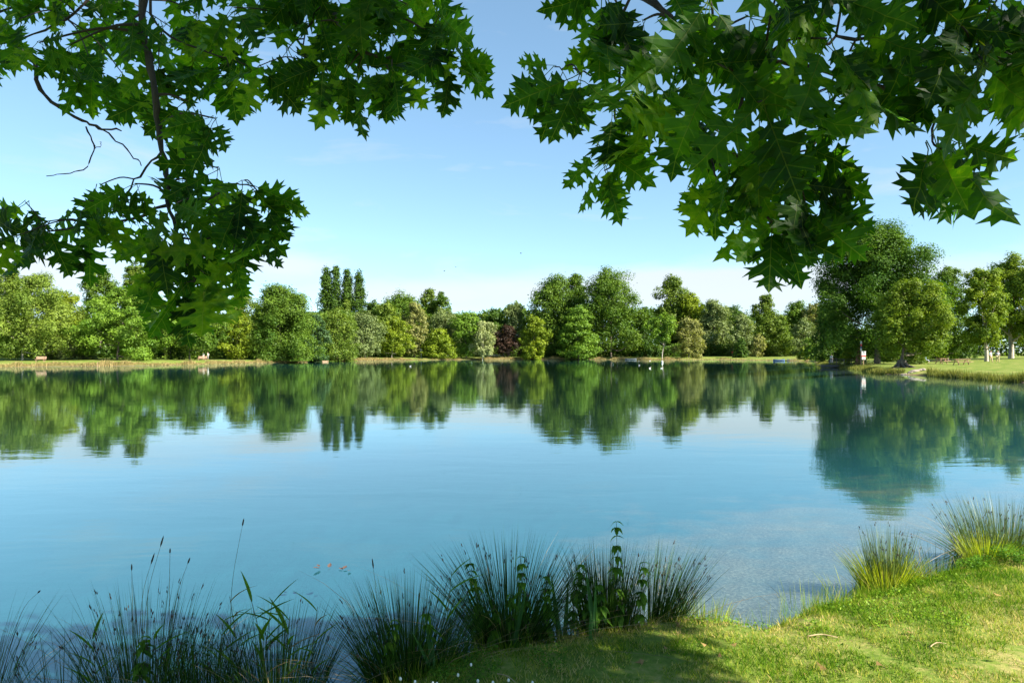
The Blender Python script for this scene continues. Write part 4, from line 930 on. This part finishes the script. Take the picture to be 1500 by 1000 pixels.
# weed with yellow-green leaves, right edge
def reed(label, xy, h, seed, group='broad leaved reeds'):
    rd = random.Random(seed); root = empty('reed', (xy[0], xy[1], max(gz(*xy), -0.1)), label, 'reed', group)
    lx = rd.gauss(0, .08); sp_ = smooth_pts([(0, 0, -0.1), (lx*.4, 0, h*.5), (lx, rd.gauss(0, .05), h)], 6)
    MB().tube(sp_, [0.004*(1-0.5*i/12) for i in range(13)], 5).build('stem', M_STEM, root, smooth=True)
    for k in range(5):
        t = 0.35+0.62*k/4; p = sp_[min(12, int(t*12))]; a = rd.choice((0, math.pi))+rd.gauss(0, .6)
        put(REEDL[rd.choice((0, 1, 2, 0, 1, 3))], root, p, (math.cos(a)*0.75, math.sin(a)*.75, rd.uniform(0.45, 1.3)), (-math.cos(a), -math.sin(a), .6), rd.uniform(0.22, 0.34))
rl = ['reed at the left of the broad leaved stand', 'reed with a fan of upright blades, second in the stand', 'reed in the centre of the broad leaved stand', 'reed leaning over the centre of the stand',
      'reed on the right of centre of the stand', 'rightmost reed of the broad leaved stand', 'short reed low in front of the stand', 'reed with rusty blades rising at the stand back']
for i, (x, h) in enumerate(((-2.15, .62), (-2.02, .78), (-1.88, .72), (-1.78, .8), (-1.66, .70), (-1.52, .66), (-1.84, .5), (-1.70, .62))):
    reed(rl[i], (x, 5.05+0.05*(i % 3)), h, 80+i)
reed('lone reed with long dark blades among the tall seeding grass', (-2.6, 5.0), 0.55, 95, 'single reeds'); reed('lone reed bent left at the edge of the tall seeding grass', (-3.0, 5.0), 0.50, 96, 'single reeds')
reed('reed rising at the right side of the dark leafy clump', (-0.52, 5.25), 0.72, 97, 'single reeds')
# sword leaved iris
def iris(label, xy, hs, seed, lean=0.25, group='sword leaved irises'):
    rd = random.Random(seed); root = empty('iris', (xy[0], xy[1], max(gz(*xy), -0.05)), label, 'iris', group)
    for i, h in enumerate(hs):
        put(SWORD[rd.randrange(3)], root, (rd.gauss(0, .02), rd.gauss(0, .02), -0.03), (rd.gauss(0, lean), rd.gauss(0, .15), 1), (rd.gauss(0, .5), -1, 0), h)
iris('iris with bright yellow tipped blade standing in the gap of water', (-0.33, 5.35), (0.26, 0.22, 0.18), 1)
iris('dark tall iris blades between the two big clumps', (0.42, 5.85), (0.62, 0.70, 0.5, 0.35), 2, 0.12)
iris('broad pale green iris fan at the front of the round spiky clump', (0.02, 5.5), (0.58, 0.5, 0.34), 3, 0.2)
iris('pale iris blade in front of the dark leafy clump', (-0.58, 5.05), (0.42, 0.36, 0.3), 4, 0.3)
iris('upright iris blades right of the tallest nettle', (0.72, 5.75), (0.5, 0.6, 0.3), 5, 0.15)
iris('short iris blades at the foot of the nettles on the lawn edge', (0.62, 5.55), (0.28, 0.34, 0.2), 6, 0.3)

# tall grass stalks rising over the water
def stalk(label, xy, pts, head, group='lone grass stalks'):
    root = empty('grass_stalk', (xy[0], xy[1], 0), label, 'grass stalk', group)
    sp_ = smooth_pts(pts, 5); MB().tube(sp_, [0.0022*(1-0.5*i/(len(sp_)-1)) for i in range(len(sp_))], 4).build('stem', M_STEM, root)
    a, b = Vector(sp_[-1]), Vector(sp_[-1])+(Vector(sp_[-1])-Vector(sp_[-3])).normalized()*head
    m = MB(); m.tube([a, a.lerp(b, .3), a.lerp(b, .75), b], [0.002, 0.0065, 0.005, 0.001], 6); m.build('seed_head', M_SEED, root)
def atpt(px, py, d): p = P(px, py, d); return p
for lb, x0, d, ps, hd in (('tallest grass stalk leaning right over open water', 0, 5.2, [(338, 1010), (338, 900), (342, 840), (355, 770)], 0.06),
                      ('brown headed stalk topmost in the seeding grass', 0, 5.15, [(205, 1010), (215, 880), (235, 800)], 0.085),
                      ('shorter brown headed stalk just left of the topmost one', 0, 5.15, [(200, 1010), (208, 880), (221, 826)], 0.09),
                      ('straight stalk right of the brown headed pair', 0, 5.15, [(248, 1010), (248, 880), (249, 810)], 0.04),
                      ('leaning stalk at the right of the seeding grass', 0, 5.2, [(240, 1010), (258, 880), (275, 825)], 0.05),
                      ('upright stalk at the left of the seeding grass', 0, 5.15, [(196, 1010), (194, 890), (193, 835)], 0.05),
                      ('thin pale stalk left in the dark leafy clump', 0, 5.4, [(560, 1000), (552, 880), (547, 832)], 0.08),
                      ('low stalk leaning far left at the corner', 0, 5.1, [(0, 1000), (30, 900), (55, 868)], 0.03)):
    b = P(ps[0][0], ps[0][1], d); stalk(lb, (b.x, b.y), [P(px, py, d)-Vector((b.x, b.y, 0)) for px, py in ps], hd)

# clover with white flowers, weeds on the lip (uncountable)
def leafy_mat(n, pxr, pyr, size, name, label, mat, hh):
    r = np.random.default_rng(len(name)*7+n)
    px = r.uniform(*pxr, n); py = r.uniform(*pyr, n); d = (H-0.25)*F/(py-HOR); x = (px-750)/F*d; y = d
    k = (sdist(x, y) > 0.0) & (vnoise(x, y, 4, 3) > 0.42); x, y = x[k], y[k]; z = ground_z(x, y)
    C = np.stack([x, y, z+hh*r.random(len(x))], 1); nn = r.normal(size=C.shape)*0.5+np.array([0, -.2, 1]); nn /= np.linalg.norm(nn, axis=1)[:, None]
    V, Fc = leaf_quads(C, nn, size*(0.6+0.8*r.random(len(C))), r)
    o = link(name, np_mesh(name, V, Fc, mat, np.repeat(np.clip(0.5+0.3*r.normal(size=len(C)), 0, 1), 3))); setp(o, label, 'plants', None, 'stuff')
leafy_mat(7000, (560, 830), (940, 1030), 0.014, 'clover_leaves', 'low clover leaves on the shaded lawn corner', M_HERB, 0.07)
leafy_mat(5000, (1000, 1420), (835, 915), 0.017, 'bank_weeds', 'small broad weeds along the sunlit lip of the bank', foliage((0.06, 0.14, 0.01), (0.20, 0.30, 0.02), 0.35), 0.07)
leafy_mat(12000, (1400, 1560), (780, 825), 0.018, 'bank_weeds_right', 'dense low weeds under the clump at the right edge', M_HERB, 0.14)
bpy.data.objects['bank_weeds_right'].name = 'low_weeds'
M_FLOWER = plain('clover_flower', (0.75, 0.74, 0.68), 0.8, 0.1, 200)
fl = -1
FO = ['first', 'second', 'third', 'fourth', 'fifth', 'sixth', 'seventh', 'eighth', 'ninth', 'tenth', 'eleventh', 'twelfth', 'thirteenth', 'fourteenth']
for (u, v) in sorted(((586, 965), (587, 972), (608, 984), (634, 985), (640, 986), (700, 986), (722, 986), (745, 985), (671, 975), (575, 995), (612, 990), (690, 960), (655, 994), (780, 990))):
    d = (H-0.33)*F/(v-HOR); x, y = X(u, d), d
    if sdist(np.array([x]), np.array([y]))[0] < 0.02: continue
    z = gz(x, y); fl += 1
    root = empty('clover_flower', (x, y, z), 'tiny white clover flower head in the shaded corner, %s from the left' % FO[fl], 'flower', 'white clover flowers')
    m = MB(); m.tube([(0, 0, 0.075), (0, 0, 0.082), (0, 0, 0.092), (0, 0, 0.098)], [0.004, 0.009, 0.008, 0.003], 8); m.build('flower_head', M_FLOWER, root, smooth=True)
    MB().tube([(0, 0, 0), (0.003, 0, 0.04), (0, 0, 0.076)], 0.0012, 4).build('stem', M_STEM, root)
leafy_mat(120, (600, 1500), (800, 1000), 0.045, 'fallen_leaves', 'scattered dry brown leaves lying on the near lawn', foliage((0.10, 0.06, 0.02), (0.34, 0.22, 0.09), 0.1), 0.035)
leafy_mat(700, (600, 1500), (800, 1000), 0.022, 'lawn_weeds', 'small flat broadleaf weeds growing among the lawn blades', foliage((0.05, 0.12, 0.01), (0.12, 0.22, 0.02), 0.3), 0.025)
# fallen twigs and straws on the lawn
def twig(label, px0, py0, px1, py1, rad):
    d0 = (H-0.36)*F/(py0-HOR); d1 = (H-0.36)*F/(py1-HOR)
    a = Vector((X(px0, d0), d0, 0)); b = Vector((X(px1, d1), d1, 0)); a.z = gz(a.x, a.y)+0.02; b.z = gz(b.x, b.y)+0.02
    m = a.lerp(b, .5)+Vector((0, .02, .012)); o = MB().tube(smooth_pts([a-a, m-a, b-a], 4), [rad*(1-0.06*i) for i in range(9)], 6).build('fallen_stick', plain('dry_stick', (0.33, 0.24, 0.13), .8, .3, 30), None, a, smooth=True)
    setp(o, label, 'stick', 'fallen sticks on the near bank')
twig('pale straight stick lying near the edge of the sunlit bank', 1183, 905, 1227, 905, 0.006)
twig('thin stick lying alone on the right lawn', 1362, 924, 1386, 918, 0.005)
twig('bleached bent twig on the shaded lawn below the round clump', 728, 955, 760, 972, 0.005)
twig('long thin straw beneath the nettles on the shaded lawn', 775, 985, 830, 975, 0.003)
# floating debris
def float_leaf(label, px, py, s, seed):
    x, y = W(px, py); rd = random.Random(seed); root = empty('floating_leaves', (x, y, 0.004), label, 'floating leaves', 'leaf litter afloat')
    for k in range(3):
        put(lance_leaf('leaf', plain('dead_leaf', (0.07, 0.04, 0.03), .8, .3, 30), 0.3, .1, -0.1, .5), root, (rd.gauss(0, s), rd.gauss(0, s*.6), 0.003+0.004*k), (rd.gauss(0, 1), rd.gauss(0, 1), rd.uniform(0, .2)), (0, 0, 1), s*rd.uniform(.8, 1.5))
float_leaf('left patch of reddish dead leaves floating on the lake', 465, 832, 0.07, 3)
float_leaf('right patch of reddish dead leaves floating on the lake', 501, 835, 0.06, 4)

# ------------------------------------------------------------------ things on the far banks
def skin_mesh(name, verts, edges, radii, mat, sub=1):
    me = bpy.data.meshes.new(name); me.from_pydata(verts, edges, []); o = bpy.data.objects.new(name, me); COL.objects.link(o)
    md = o.modifiers.new('s', 'SKIN'); 
    for i, v in enumerate(me.skin_vertices[0].data): v.radius = (radii[i], radii[i]); v.use_root = (i == 0)
    if sub: m2 = o.modifiers.new('d', 'SUBSURF'); m2.levels = sub
    dg = bpy.context.evaluated_depsgraph_get(); me2 = bpy.data.meshes.new_from_object(o.evaluated_get(dg))
    bpy.data.objects.remove(o); me2.materials.clear(); me2.materials.append(mat); me2.name = name
    me2.polygons.foreach_set('use_smooth', [True]*len(me2.polygons)); return me2
M_SKIN = plain('skin', (0.45, 0.28, 0.2), .6, .05)
def person(label, x, y, z, rz, shirt, trousers, hair=(0.05, 0.03, 0.02), sit=False, stride=0.16, group=None, k=1.0):
    root = empty('person', (x, y, z), label, 'person', group, rz); root.scale = (k, k, k)
    if sit: z = z
    hz = 0.92 if not sit else 0.5
    dz = hz-0.92
    kn = ((0.10, -0.08-stride*.3, 0.48), (-0.10, 0.02+stride*.2, 0.48)); ft = ((0.11, -stride, 0.07), (-0.11, stride, 0.07)); toe = ((0.12, -stride-0.17, 0.04), (-0.12, stride-0.15, 0.04))
    if sit: kn = ((0.12, -0.45, 0.5), (-0.12, -0.45, 0.5)); ft = ((0.12, -0.42, 0.07), (-0.12, -0.42, 0.07)); toe = ((0.12, -0.6, 0.04), (-0.12, -0.6, 0.04))
    v = [(0, 0, hz), (0, 0, 1.12+dz), (0, -0.01, 1.36+dz), (0, -0.01, 1.46+dz), (0, -0.03, 1.56+dz), (0, -0.03, 1.70+dz),
         (0.09, 0, hz-0.03), kn[0], ft[0], toe[0], (-0.09, 0, hz-0.03), kn[1], ft[1], toe[1],
         (0.19, 0, 1.38+dz), (0.24, 0.03, 1.10+dz), (0.22, -0.10, 0.88+dz), (0.21, -0.14, 0.80+dz), (-0.19, 0, 1.38+dz), (-0.24, 0.02, 1.10+dz), (-0.22, -0.12, 0.88+dz), (-0.21, -0.16, 0.80+dz)]
    e = [(0, 1), (1, 2), (2, 3), (3, 4), (4, 5), (0, 6), (6, 7), (7, 8), (8, 9), (0, 10), (10, 11), (11, 12), (12, 13), (2, 14), (14, 15), (15, 16), (16, 17), (2, 18), (18, 19), (19, 20), (20, 21)]
    rad = [.13, .12, .14, .055, .095, .08, .09, .06, .04, .03, .09, .06, .04, .03, .06, .045, .035, .03, .06, .045, .035, .03]
    link('body', skin_mesh('body', v, e, rad, M_SKIN), root)
    link('shirt', skin_mesh('shirt', [v[0], v[1], v[2], (0, 0, 1.42+dz), v[14], v[15], v[18], v[19]], [(0, 1), (1, 2), (2, 3), (2, 4), (4, 5), (2, 6), (6, 7)], [.145, .145, .165, .08, .08, .06, .08, .06], plain('shirt_%d' % (int(shirt[0]*100)), shirt, .8, .1)), root)
    link('trousers', skin_mesh('trousers', [v[0], v[6], v[7], tuple(Vector(v[7]).lerp(Vector(v[8]), .6)), v[10], v[11], tuple(Vector(v[11]).lerp(Vector(v[12]), .6))], [(0, 1), (1, 2), (2, 3), (0, 4), (4, 5), (5, 6)], [.14, .11, .08, .06, .11, .08, .06], plain('trousers_%d' % (int(trousers[2]*100)), trousers, .8, .1)), root)
    link('hair', skin_mesh('hair', [(0, 0.0, 1.60+dz), (0, -0.005, 1.72+dz)], [(0, 1)], [.088, .085], plain('hair', hair, .6, .1)), root)
def gxy(px, d): return X(px, d), d
x, y = gxy(1451, 100); person('person walking in a pale blue top and light shorts, left of the pair', x, y, gz(x, y), 0.4, (0.45, 0.52, 0.65), (0.45, 0.36, 0.2), group='walkers by the plane tree')
x, y = gxy(1461.5, 101); person('person walking in a grey top and dark trousers, right of the pair', x, y, gz(x, y), -0.4, (0.40, 0.40, 0.45), (0.12, 0.12, 0.20), group='walkers by the plane tree')
x, y = gxy(1218, 118); person('person in white standing at the end of the jetty', x, y, 0.45, 0.3, (0.75, 0.76, 0.8), (0.5, 0.5, 0.55), stride=0.05)
x, y = gxy(298, 156); person('person with a white top beside the left bank bench, left of two', x, y, gz(x, y)+.1, 0, (0.8, 0.8, 0.78), (0.5, 0.45, 0.4), stride=0.03, group='people by the left bank bench')
x, y = gxy(304.5, 156); person('person with a pale top beside the left bank bench, right of two', x, y, gz(x, y)+.1, 0, (0.65, 0.66, 0.62), (0.3, 0.3, 0.3), stride=0.03, group='people by the left bank bench')
x, y = gxy(1356, 112); person('person in blue sitting on the grass behind the waterside tree', x, y, gz(x, y)-0.1, 0.8, (0.25, 0.35, 0.6), (0.5, 0.5, 0.7), sit=True)

def box_part(name, c, d, mat, root, rz=0, tilt=None): return MB().box(c, d, rz, tilt).build(name, mat, root)
def bench(label, px, d, rz=0, w=1.9, group='wooden benches on the banks', mat=None):
    x, y = gxy(px, d); root = empty('park_bench', (x, y, gz(x, y)), label, 'bench', group, rz); mat = mat or plain('bench_wood', (0.42, 0.27, 0.18), .8, .3, 6)
    for k in range(3): box_part('seat_plank', (0, -0.16+0.15*k, 0.46), (w, 0.13, 0.05), mat, root)
    for k in range(3): box_part('back_plank', (0, 0.27+0.03*k, 0.60+0.15*k), (w, 0.04, 0.12), mat, root)
    for s in (-1, 1):
        box_part('leg', (s*w*.38, -0.12, 0.20), (0.09, 0.09, 0.46), M_WOOD, root); box_part('leg', (s*w*.38, 0.24, 0.42), (0.09, 0.05, 0.9), M_WOOD, root)
def picnic(label, px, d, rz=0, group='picnic tables', w=1.8):
    x, y = gxy(px, d); root = empty('picnic_table', (x, y, gz(x, y)), label, 'picnic table', group, rz); mat = plain('table_wood', (0.33, 0.19, 0.12), .8, .3, 6)
    for k in range(4): box_part('top_plank', (0, -0.30+0.2*k, 0.75), (w, 0.18, 0.05), mat, root)
    for s in (-1, 1):
        box_part('bench_plank', (0, s*0.72, 0.45), (w, 0.24, 0.05), mat, root)
        box_part('cross_beam', (s*w*.36, 0, 0.41), (0.07, 1.5, 0.08), mat, root)
        for q in (-1, 1): box_part('leg', (s*w*.36-.07*s, q*0.33, 0.36), (0.07, 0.1, 0.82), mat, root, 0, ('X', q*0.5))
bench('pale wooden bench below the leftmost tree', 59, 128, w=1.9)
bench('pale bench with two people beside it on the left bank', 296, 150, w=1.9)
bench('small bench under the round dark tree and the willow', 476, 178, w=1.6)
bench('low whitish bench in the middle of the far bank', 658, 238, w=2.1, mat=plain('pale_paint', (0.6, 0.58, 0.52), .7, .1))
picnic('picnic table nearest the water on the right lawn', 1408, 92, 0.1, w=2.2)
picnic('picnic table on the lawn closest to the waterside tree', 1379, 98, 0.5)
M_WHITE = plain('white_paint', (0.50, 0.50, 0.49), .5, .04); M_RED = plain('red_paint', (0.5, 0.05, 0.04), .5, .1); M_BLUE = plain('blue_paint', (0.05, 0.09, 0.18), .5, .1)
# white post sign
x, y = gxy(617, 232); root = empty('notice_post', (x, y, gz(x, y)), 'white notice board on a post at the middle of the far bank', 'sign')
box_part('post', (0, 0, 1.2), (0.22, 0.18, 2.6), plain('grey_post', (0.4, 0.4, 0.38), .7, .1), root); box_part('board', (0, -0.14, 2.5), (0.65, 0.06, 1.2), M_WHITE, root)
# red post
x, y = gxy(1073, 232); root = empty('marker_post', (x, y, gz(x, y)), 'small red marker post left of the low dark bush', 'post')
box_part('post', (0, 0, 0.7), (0.16, 0.16, 1.6), M_WOOD, root); box_part('marker', (0, 0, 1.75), (0.5, 0.2, 0.7), M_RED, root)
x, y = gxy(142.5, 122); root = empty('wooden_stake', (x, y, gz(x, y)-.1), 'thin stake standing by the water below the feathery tree', 'stake'); MB().tube([(0, 0, 0), (0.04, 0, 1.3)], [.05, .04], 6).build('shaft', M_WOOD, root)
# fence segments in the middle
x, y = gxy(727, 243); root = empty('rail_fence', (x, y, gz(x, y)), 'low grey rail fence before the purple tree', 'fence')
for k in range(6): box_part('post', (-3.2+k*1.28, 0, 0.5), (0.12, 0.1, 1.1), M_WOOD, root)
for z in (0.55, 0.95): box_part('rail', (0, -0.07, z), (6.6, 0.05, 0.14), plain('grey_rail', (0.35, 0.36, 0.36), .8, .2), root)
# totem, signs, stump near the jetty
x, y = gxy(1261.5, 104); z = gz(x, y)
root = empty('banded_pole', (x, y, z), 'pole banded white, blue and red, tallest thing beside the jetty', 'pole')
for i, m in enumerate((M_WOOD, M_WHITE, M_BLUE, M_RED, M_WHITE)): MB().tube([(0, 0, (0, 2.2, 2.6, 2.95, 3.3)[i]), (0, 0, (2.2, 2.6, 2.95, 3.3, 3.7)[i])], .11+0.003*i, 8).build('band', m, root)
x, y = gxy(1265, 102); z = gz(x, y)
root = empty('notice_board', (x, y, z), 'white notice board with a red strip on a post by the jetty', 'sign')
box_part('post', (0, 0.05, 0.75), (0.10, 0.08, 1.6), M_WOOD, root); box_part('board', (0, -0.04, 2.0), (0.62, 0.05, 0.62), M_WHITE, root); box_part('red_strip', (0, -0.04, 1.58), (0.62, 0.05, 0.18), M_RED, root); box_part('lower_board', (0, -0.04, 1.26), (0.55, 0.05, 0.40), M_WHITE, root)
x, y = gxy(1257, 110); z = gz(x, y)
root = empty('tree_stump', (x, y, z), 'tall reddish brown broken stump behind the banded pole', 'stump')
MB().tube(smooth_pts([(0, 0, -0.1), (0.1, 0, 1.2), (0.25, 0, 2.6), (0.3, 0, 3.6)], 3), [.55, .5, .45, .4, .4, .38, .34, .3, .25, .12], 9).build('trunk', bark('red_bark', (0.22, 0.10, 0.06)), root, smooth=True)
# jetty
x, y = gxy(1232, 112)
root = empty('jetty', (x, y, 0), 'dark low wooden jetty with railings below the largest tree', 'jetty')
Mj = plain('jetty_wood', (0.10, 0.09, 0.08), .8, .3, 5)
for k in range(24): box_part('plank', (-3.6+k*0.33, 0, 0.42), (0.30, 2.2, 0.06), Mj, root)
box_part('edge_beam', (0.2, -1.13, 0.25), (8.0, 0.08, 0.3), Mj, root)
for k in range(6):
    box_part('pile', (-3.4+k*1.44, -1.02, 0.0), (0.16, 0.12, 0.78), Mj, root); box_part('rail_post', (-2.4+k*1.2, -1.0, 0.92), (0.09, 0.09, 1.0), Mj, root)
for z in (0.8, 1.1, 1.40): box_part('rail', (0.6, -1.07, z), (6.2, 0.05, 0.09), Mj, root)
# rowing boats
def boat(label, px, d, ln, col, rz, cover=None):
    x, y = gxy(px, d); root = empty('moored_boat', (x, y, 0), label, 'boat', 'small moored boats', rz)
    bm = bmesh.new(); n = 9; rows = []
    for i in range(n):
        t = i/(n-1)*2-1; w = 0.62*(1-abs(t)**2.6)**0.7+0.02; sh = 0.42+0.14*t*t
        rows.append([bm.verts.new((t*ln/2, yy, zz)) for yy, zz in ((-w, sh), (-w*.85, .15), (0, -0.08), (w*.85, .15), (w, sh), (w*.9, sh), (w*.75, .2), (0, .05), (-w*.75, .2), (-w*.9, sh))])
    for a, b in zip(rows, rows[1:]):
        for j in range(10): bm.faces.new((a[j], a[(j+1) % 10], b[(j+1) % 10], b[j]))
    bm.faces.new(rows[0]); bm.faces.new(list(reversed(rows[-1])))
    me = bpy.data.meshes.new('hull'); bm.to_mesh(me); bm.free(); me.materials.append(col); link('hull', me, root)
    for k in (-1, 0, 1): box_part('thwart', (k*ln*.24, 0, 0.33), (0.22, 0.95, 0.04), M_WOOD, root)
boat('dark blue moored boat, left of the two at the right end of the far bank', 1141, 200, 3.6, M_BLUE, 0.1)
boat('white moored boat right of the blue one', 1161, 202, 3.2, M_WHITE, -0.05)
boat('dark covered boat pulled up below the tallest far tree', 924, 228, 4.0, plain('dark_hull', (0.06, 0.07, 0.08), .6, .2), 0.2)
# water birds
def duck(label, px, py, s, col, rz, group='white birds on the water'):
    x, y = W(px, py); root = empty('swan', (x, y, 0), label, 'water bird', group, rz)
    link('body', skin_mesh('body', [(0, 0, .10), (-.28, 0, .12), (-.45, 0, .2), (.22, 0, .13), (.34, 0, .32), (.33, 0, .52), (.42, 0, .60), (.52, 0, .57)], [(0, 1), (1, 2), (0, 3), (3, 4), (4, 5), (5, 6), (6, 7)], [.17, .15, .04, .13, .05, .04, .055, .02], col), root); root.scale = (s, s, s)
    MB().tube([(.50, 0, .575), (.60, 0, .55)], [.025, .012], 5).build('beak', plain('orange_beak', (.6, .2, .03), .5, .1), root)
for lb, px, py in (('white bird nearest the far bank below the tallest tree', 936, 529), ('white bird floating just below the first', 936.5, 535), ('white bird on the water left of the leaning trunk', 952, 539.5), ('white bird on the water under the leaning trunk', 969, 539.5), ('white bird by the bank left of the leaning trunk', 952, 528.6), ('lone white bird in the middle left water', 601, 536.5)):
    duck(lb, px, py, 0.42, M_WHITE, px*0.7)
x, y = W(970, 531); root = empty('buoy', (x, y, 0), 'small white buoy below the leaning trunk', 'buoy'); MB().tube([(0, 0, -.1), (0, 0, .1), (0, 0, .35), (0, 0, .5)], [.15, .26, .24, .08], 10).build('float', M_WHITE, root, smooth=True)
# bright beach stones at the right bank
ORD = ['first', 'second', 'third', 'fourth', 'fifth', 'sixth', 'seventh', 'eighth', 'ninth', 'tenth', 'eleventh', 'twelfth', 'thirteenth', 'fourteenth']
r_ = random.Random(3)
Mstone = plain('stone', (0.22, 0.18, 0.14), .9, .3, 3)
for k in range(9):
    px = 1323+k*4.0+r_.uniform(-1, 1); x, y = W(px, 549.0); y += r_.uniform(0.1, 1.2); x = X(px, y); z = gz(x, y)
    bm = bmesh.new(); bmesh.ops.create_icosphere(bm, subdivisions=2, radius=1)
    s = r_.uniform(.12, .34)
    for v in bm.verts: v.co = Vector((v.co.x*s*1.4, v.co.y*s, v.co.z*s*.6))*(1+r_.uniform(-.12, .12))
    me = bpy.data.meshes.new('stone'); bm.to_mesh(me); bm.free(); me.materials.append(Mstone)
    setp(link('bank_stone', me, None, (x, y, max(z, 0)+.02)), 'pale brown stone, %s from the left on the bare shore below the waterside tree' % ORD[k], 'stone', 'stones on the bare right shore')
# exposed roots of the waterside tree
x, y = gxy(1321, 84); z = gz(x, y)
wt = [o for o in bpy.data.objects if o.name.startswith('waterside_tree')][0]
for a, ln in ((-2.6, 2.2), (-2.0, 1.8), (-1.2, 1.9), (-0.5, 2.0), (0.3, 1.5), (3.0, 1.6)):
    p = [(math.cos(a)*0.25, math.sin(a)*0.25, 0.9), (math.cos(a)*.6, math.sin(a)*.6, 0.35), (math.cos(a+.2)*ln*.7, math.sin(a+.2)*ln*.7, 0.06), (math.cos(a)*ln, math.sin(a)*ln, -0.12)]
    sp_ = smooth_pts(p, 3); MB().tube(sp_, [.22*(1-.75*i/9) for i in range(10)], 7).build('root', M_BARK, wt, smooth=True)
# flying birds
for lb, px, py in (('tiny dark bird in the middle sky, right of the pair', 668, 391), ('tiny dark bird in the middle sky, left of the pair', 651, 397), ('tiny dark bird alone above the far bank middle', 763, 371), ('tiny dark bird high at the left beside the oak leaves', 430, 292), ('tiny dark bird below the right oak leaves', 920, 321)):
    p = P(px, py, 90); root = empty('flying_bird', p, lb, 'bird', 'small birds in flight', px)
    link('body', skin_mesh('body', [(0, 0, 0), (.08, 0, 0), (.12, 0, .01), (-.12, 0, 0)], [(0, 1), (1, 2), (0, 3)], [.03, .028, .02, .008], plain('dark_feather', (.04, .04, .045), .7, .1), 0), root)
    for s in (-1, 1):
        me = bpy.data.meshes.new('wing'); me.from_pydata([(.05, 0, .01), (-.06, 0, .01), (.03, s*.14, .07), (-.05, s*.14, .07), (-.09, s*.32, .03), (.05, 0, -.01), (-.06, 0, -.01)], [], [(0, 1, 3, 2), (2, 3, 4), (5, 6, 3, 2)]); me.materials.append(plain('dark_feather', (.04, .04, .045))); link('wing', me, root)
open('/tmp/stats.txt', 'w').write('%d %d' % (len(bpy.data.objects), sum(len(o.data.loops)-2*len(o.data.polygons) for o in bpy.data.objects if o.type == 'MESH'))+'\n'+'\n'.join('%s %d' % (o.name, len(o.data.polygons)) for o in bpy.data.objects if o.type == 'MESH' and len(o.data.polygons) > 15000))
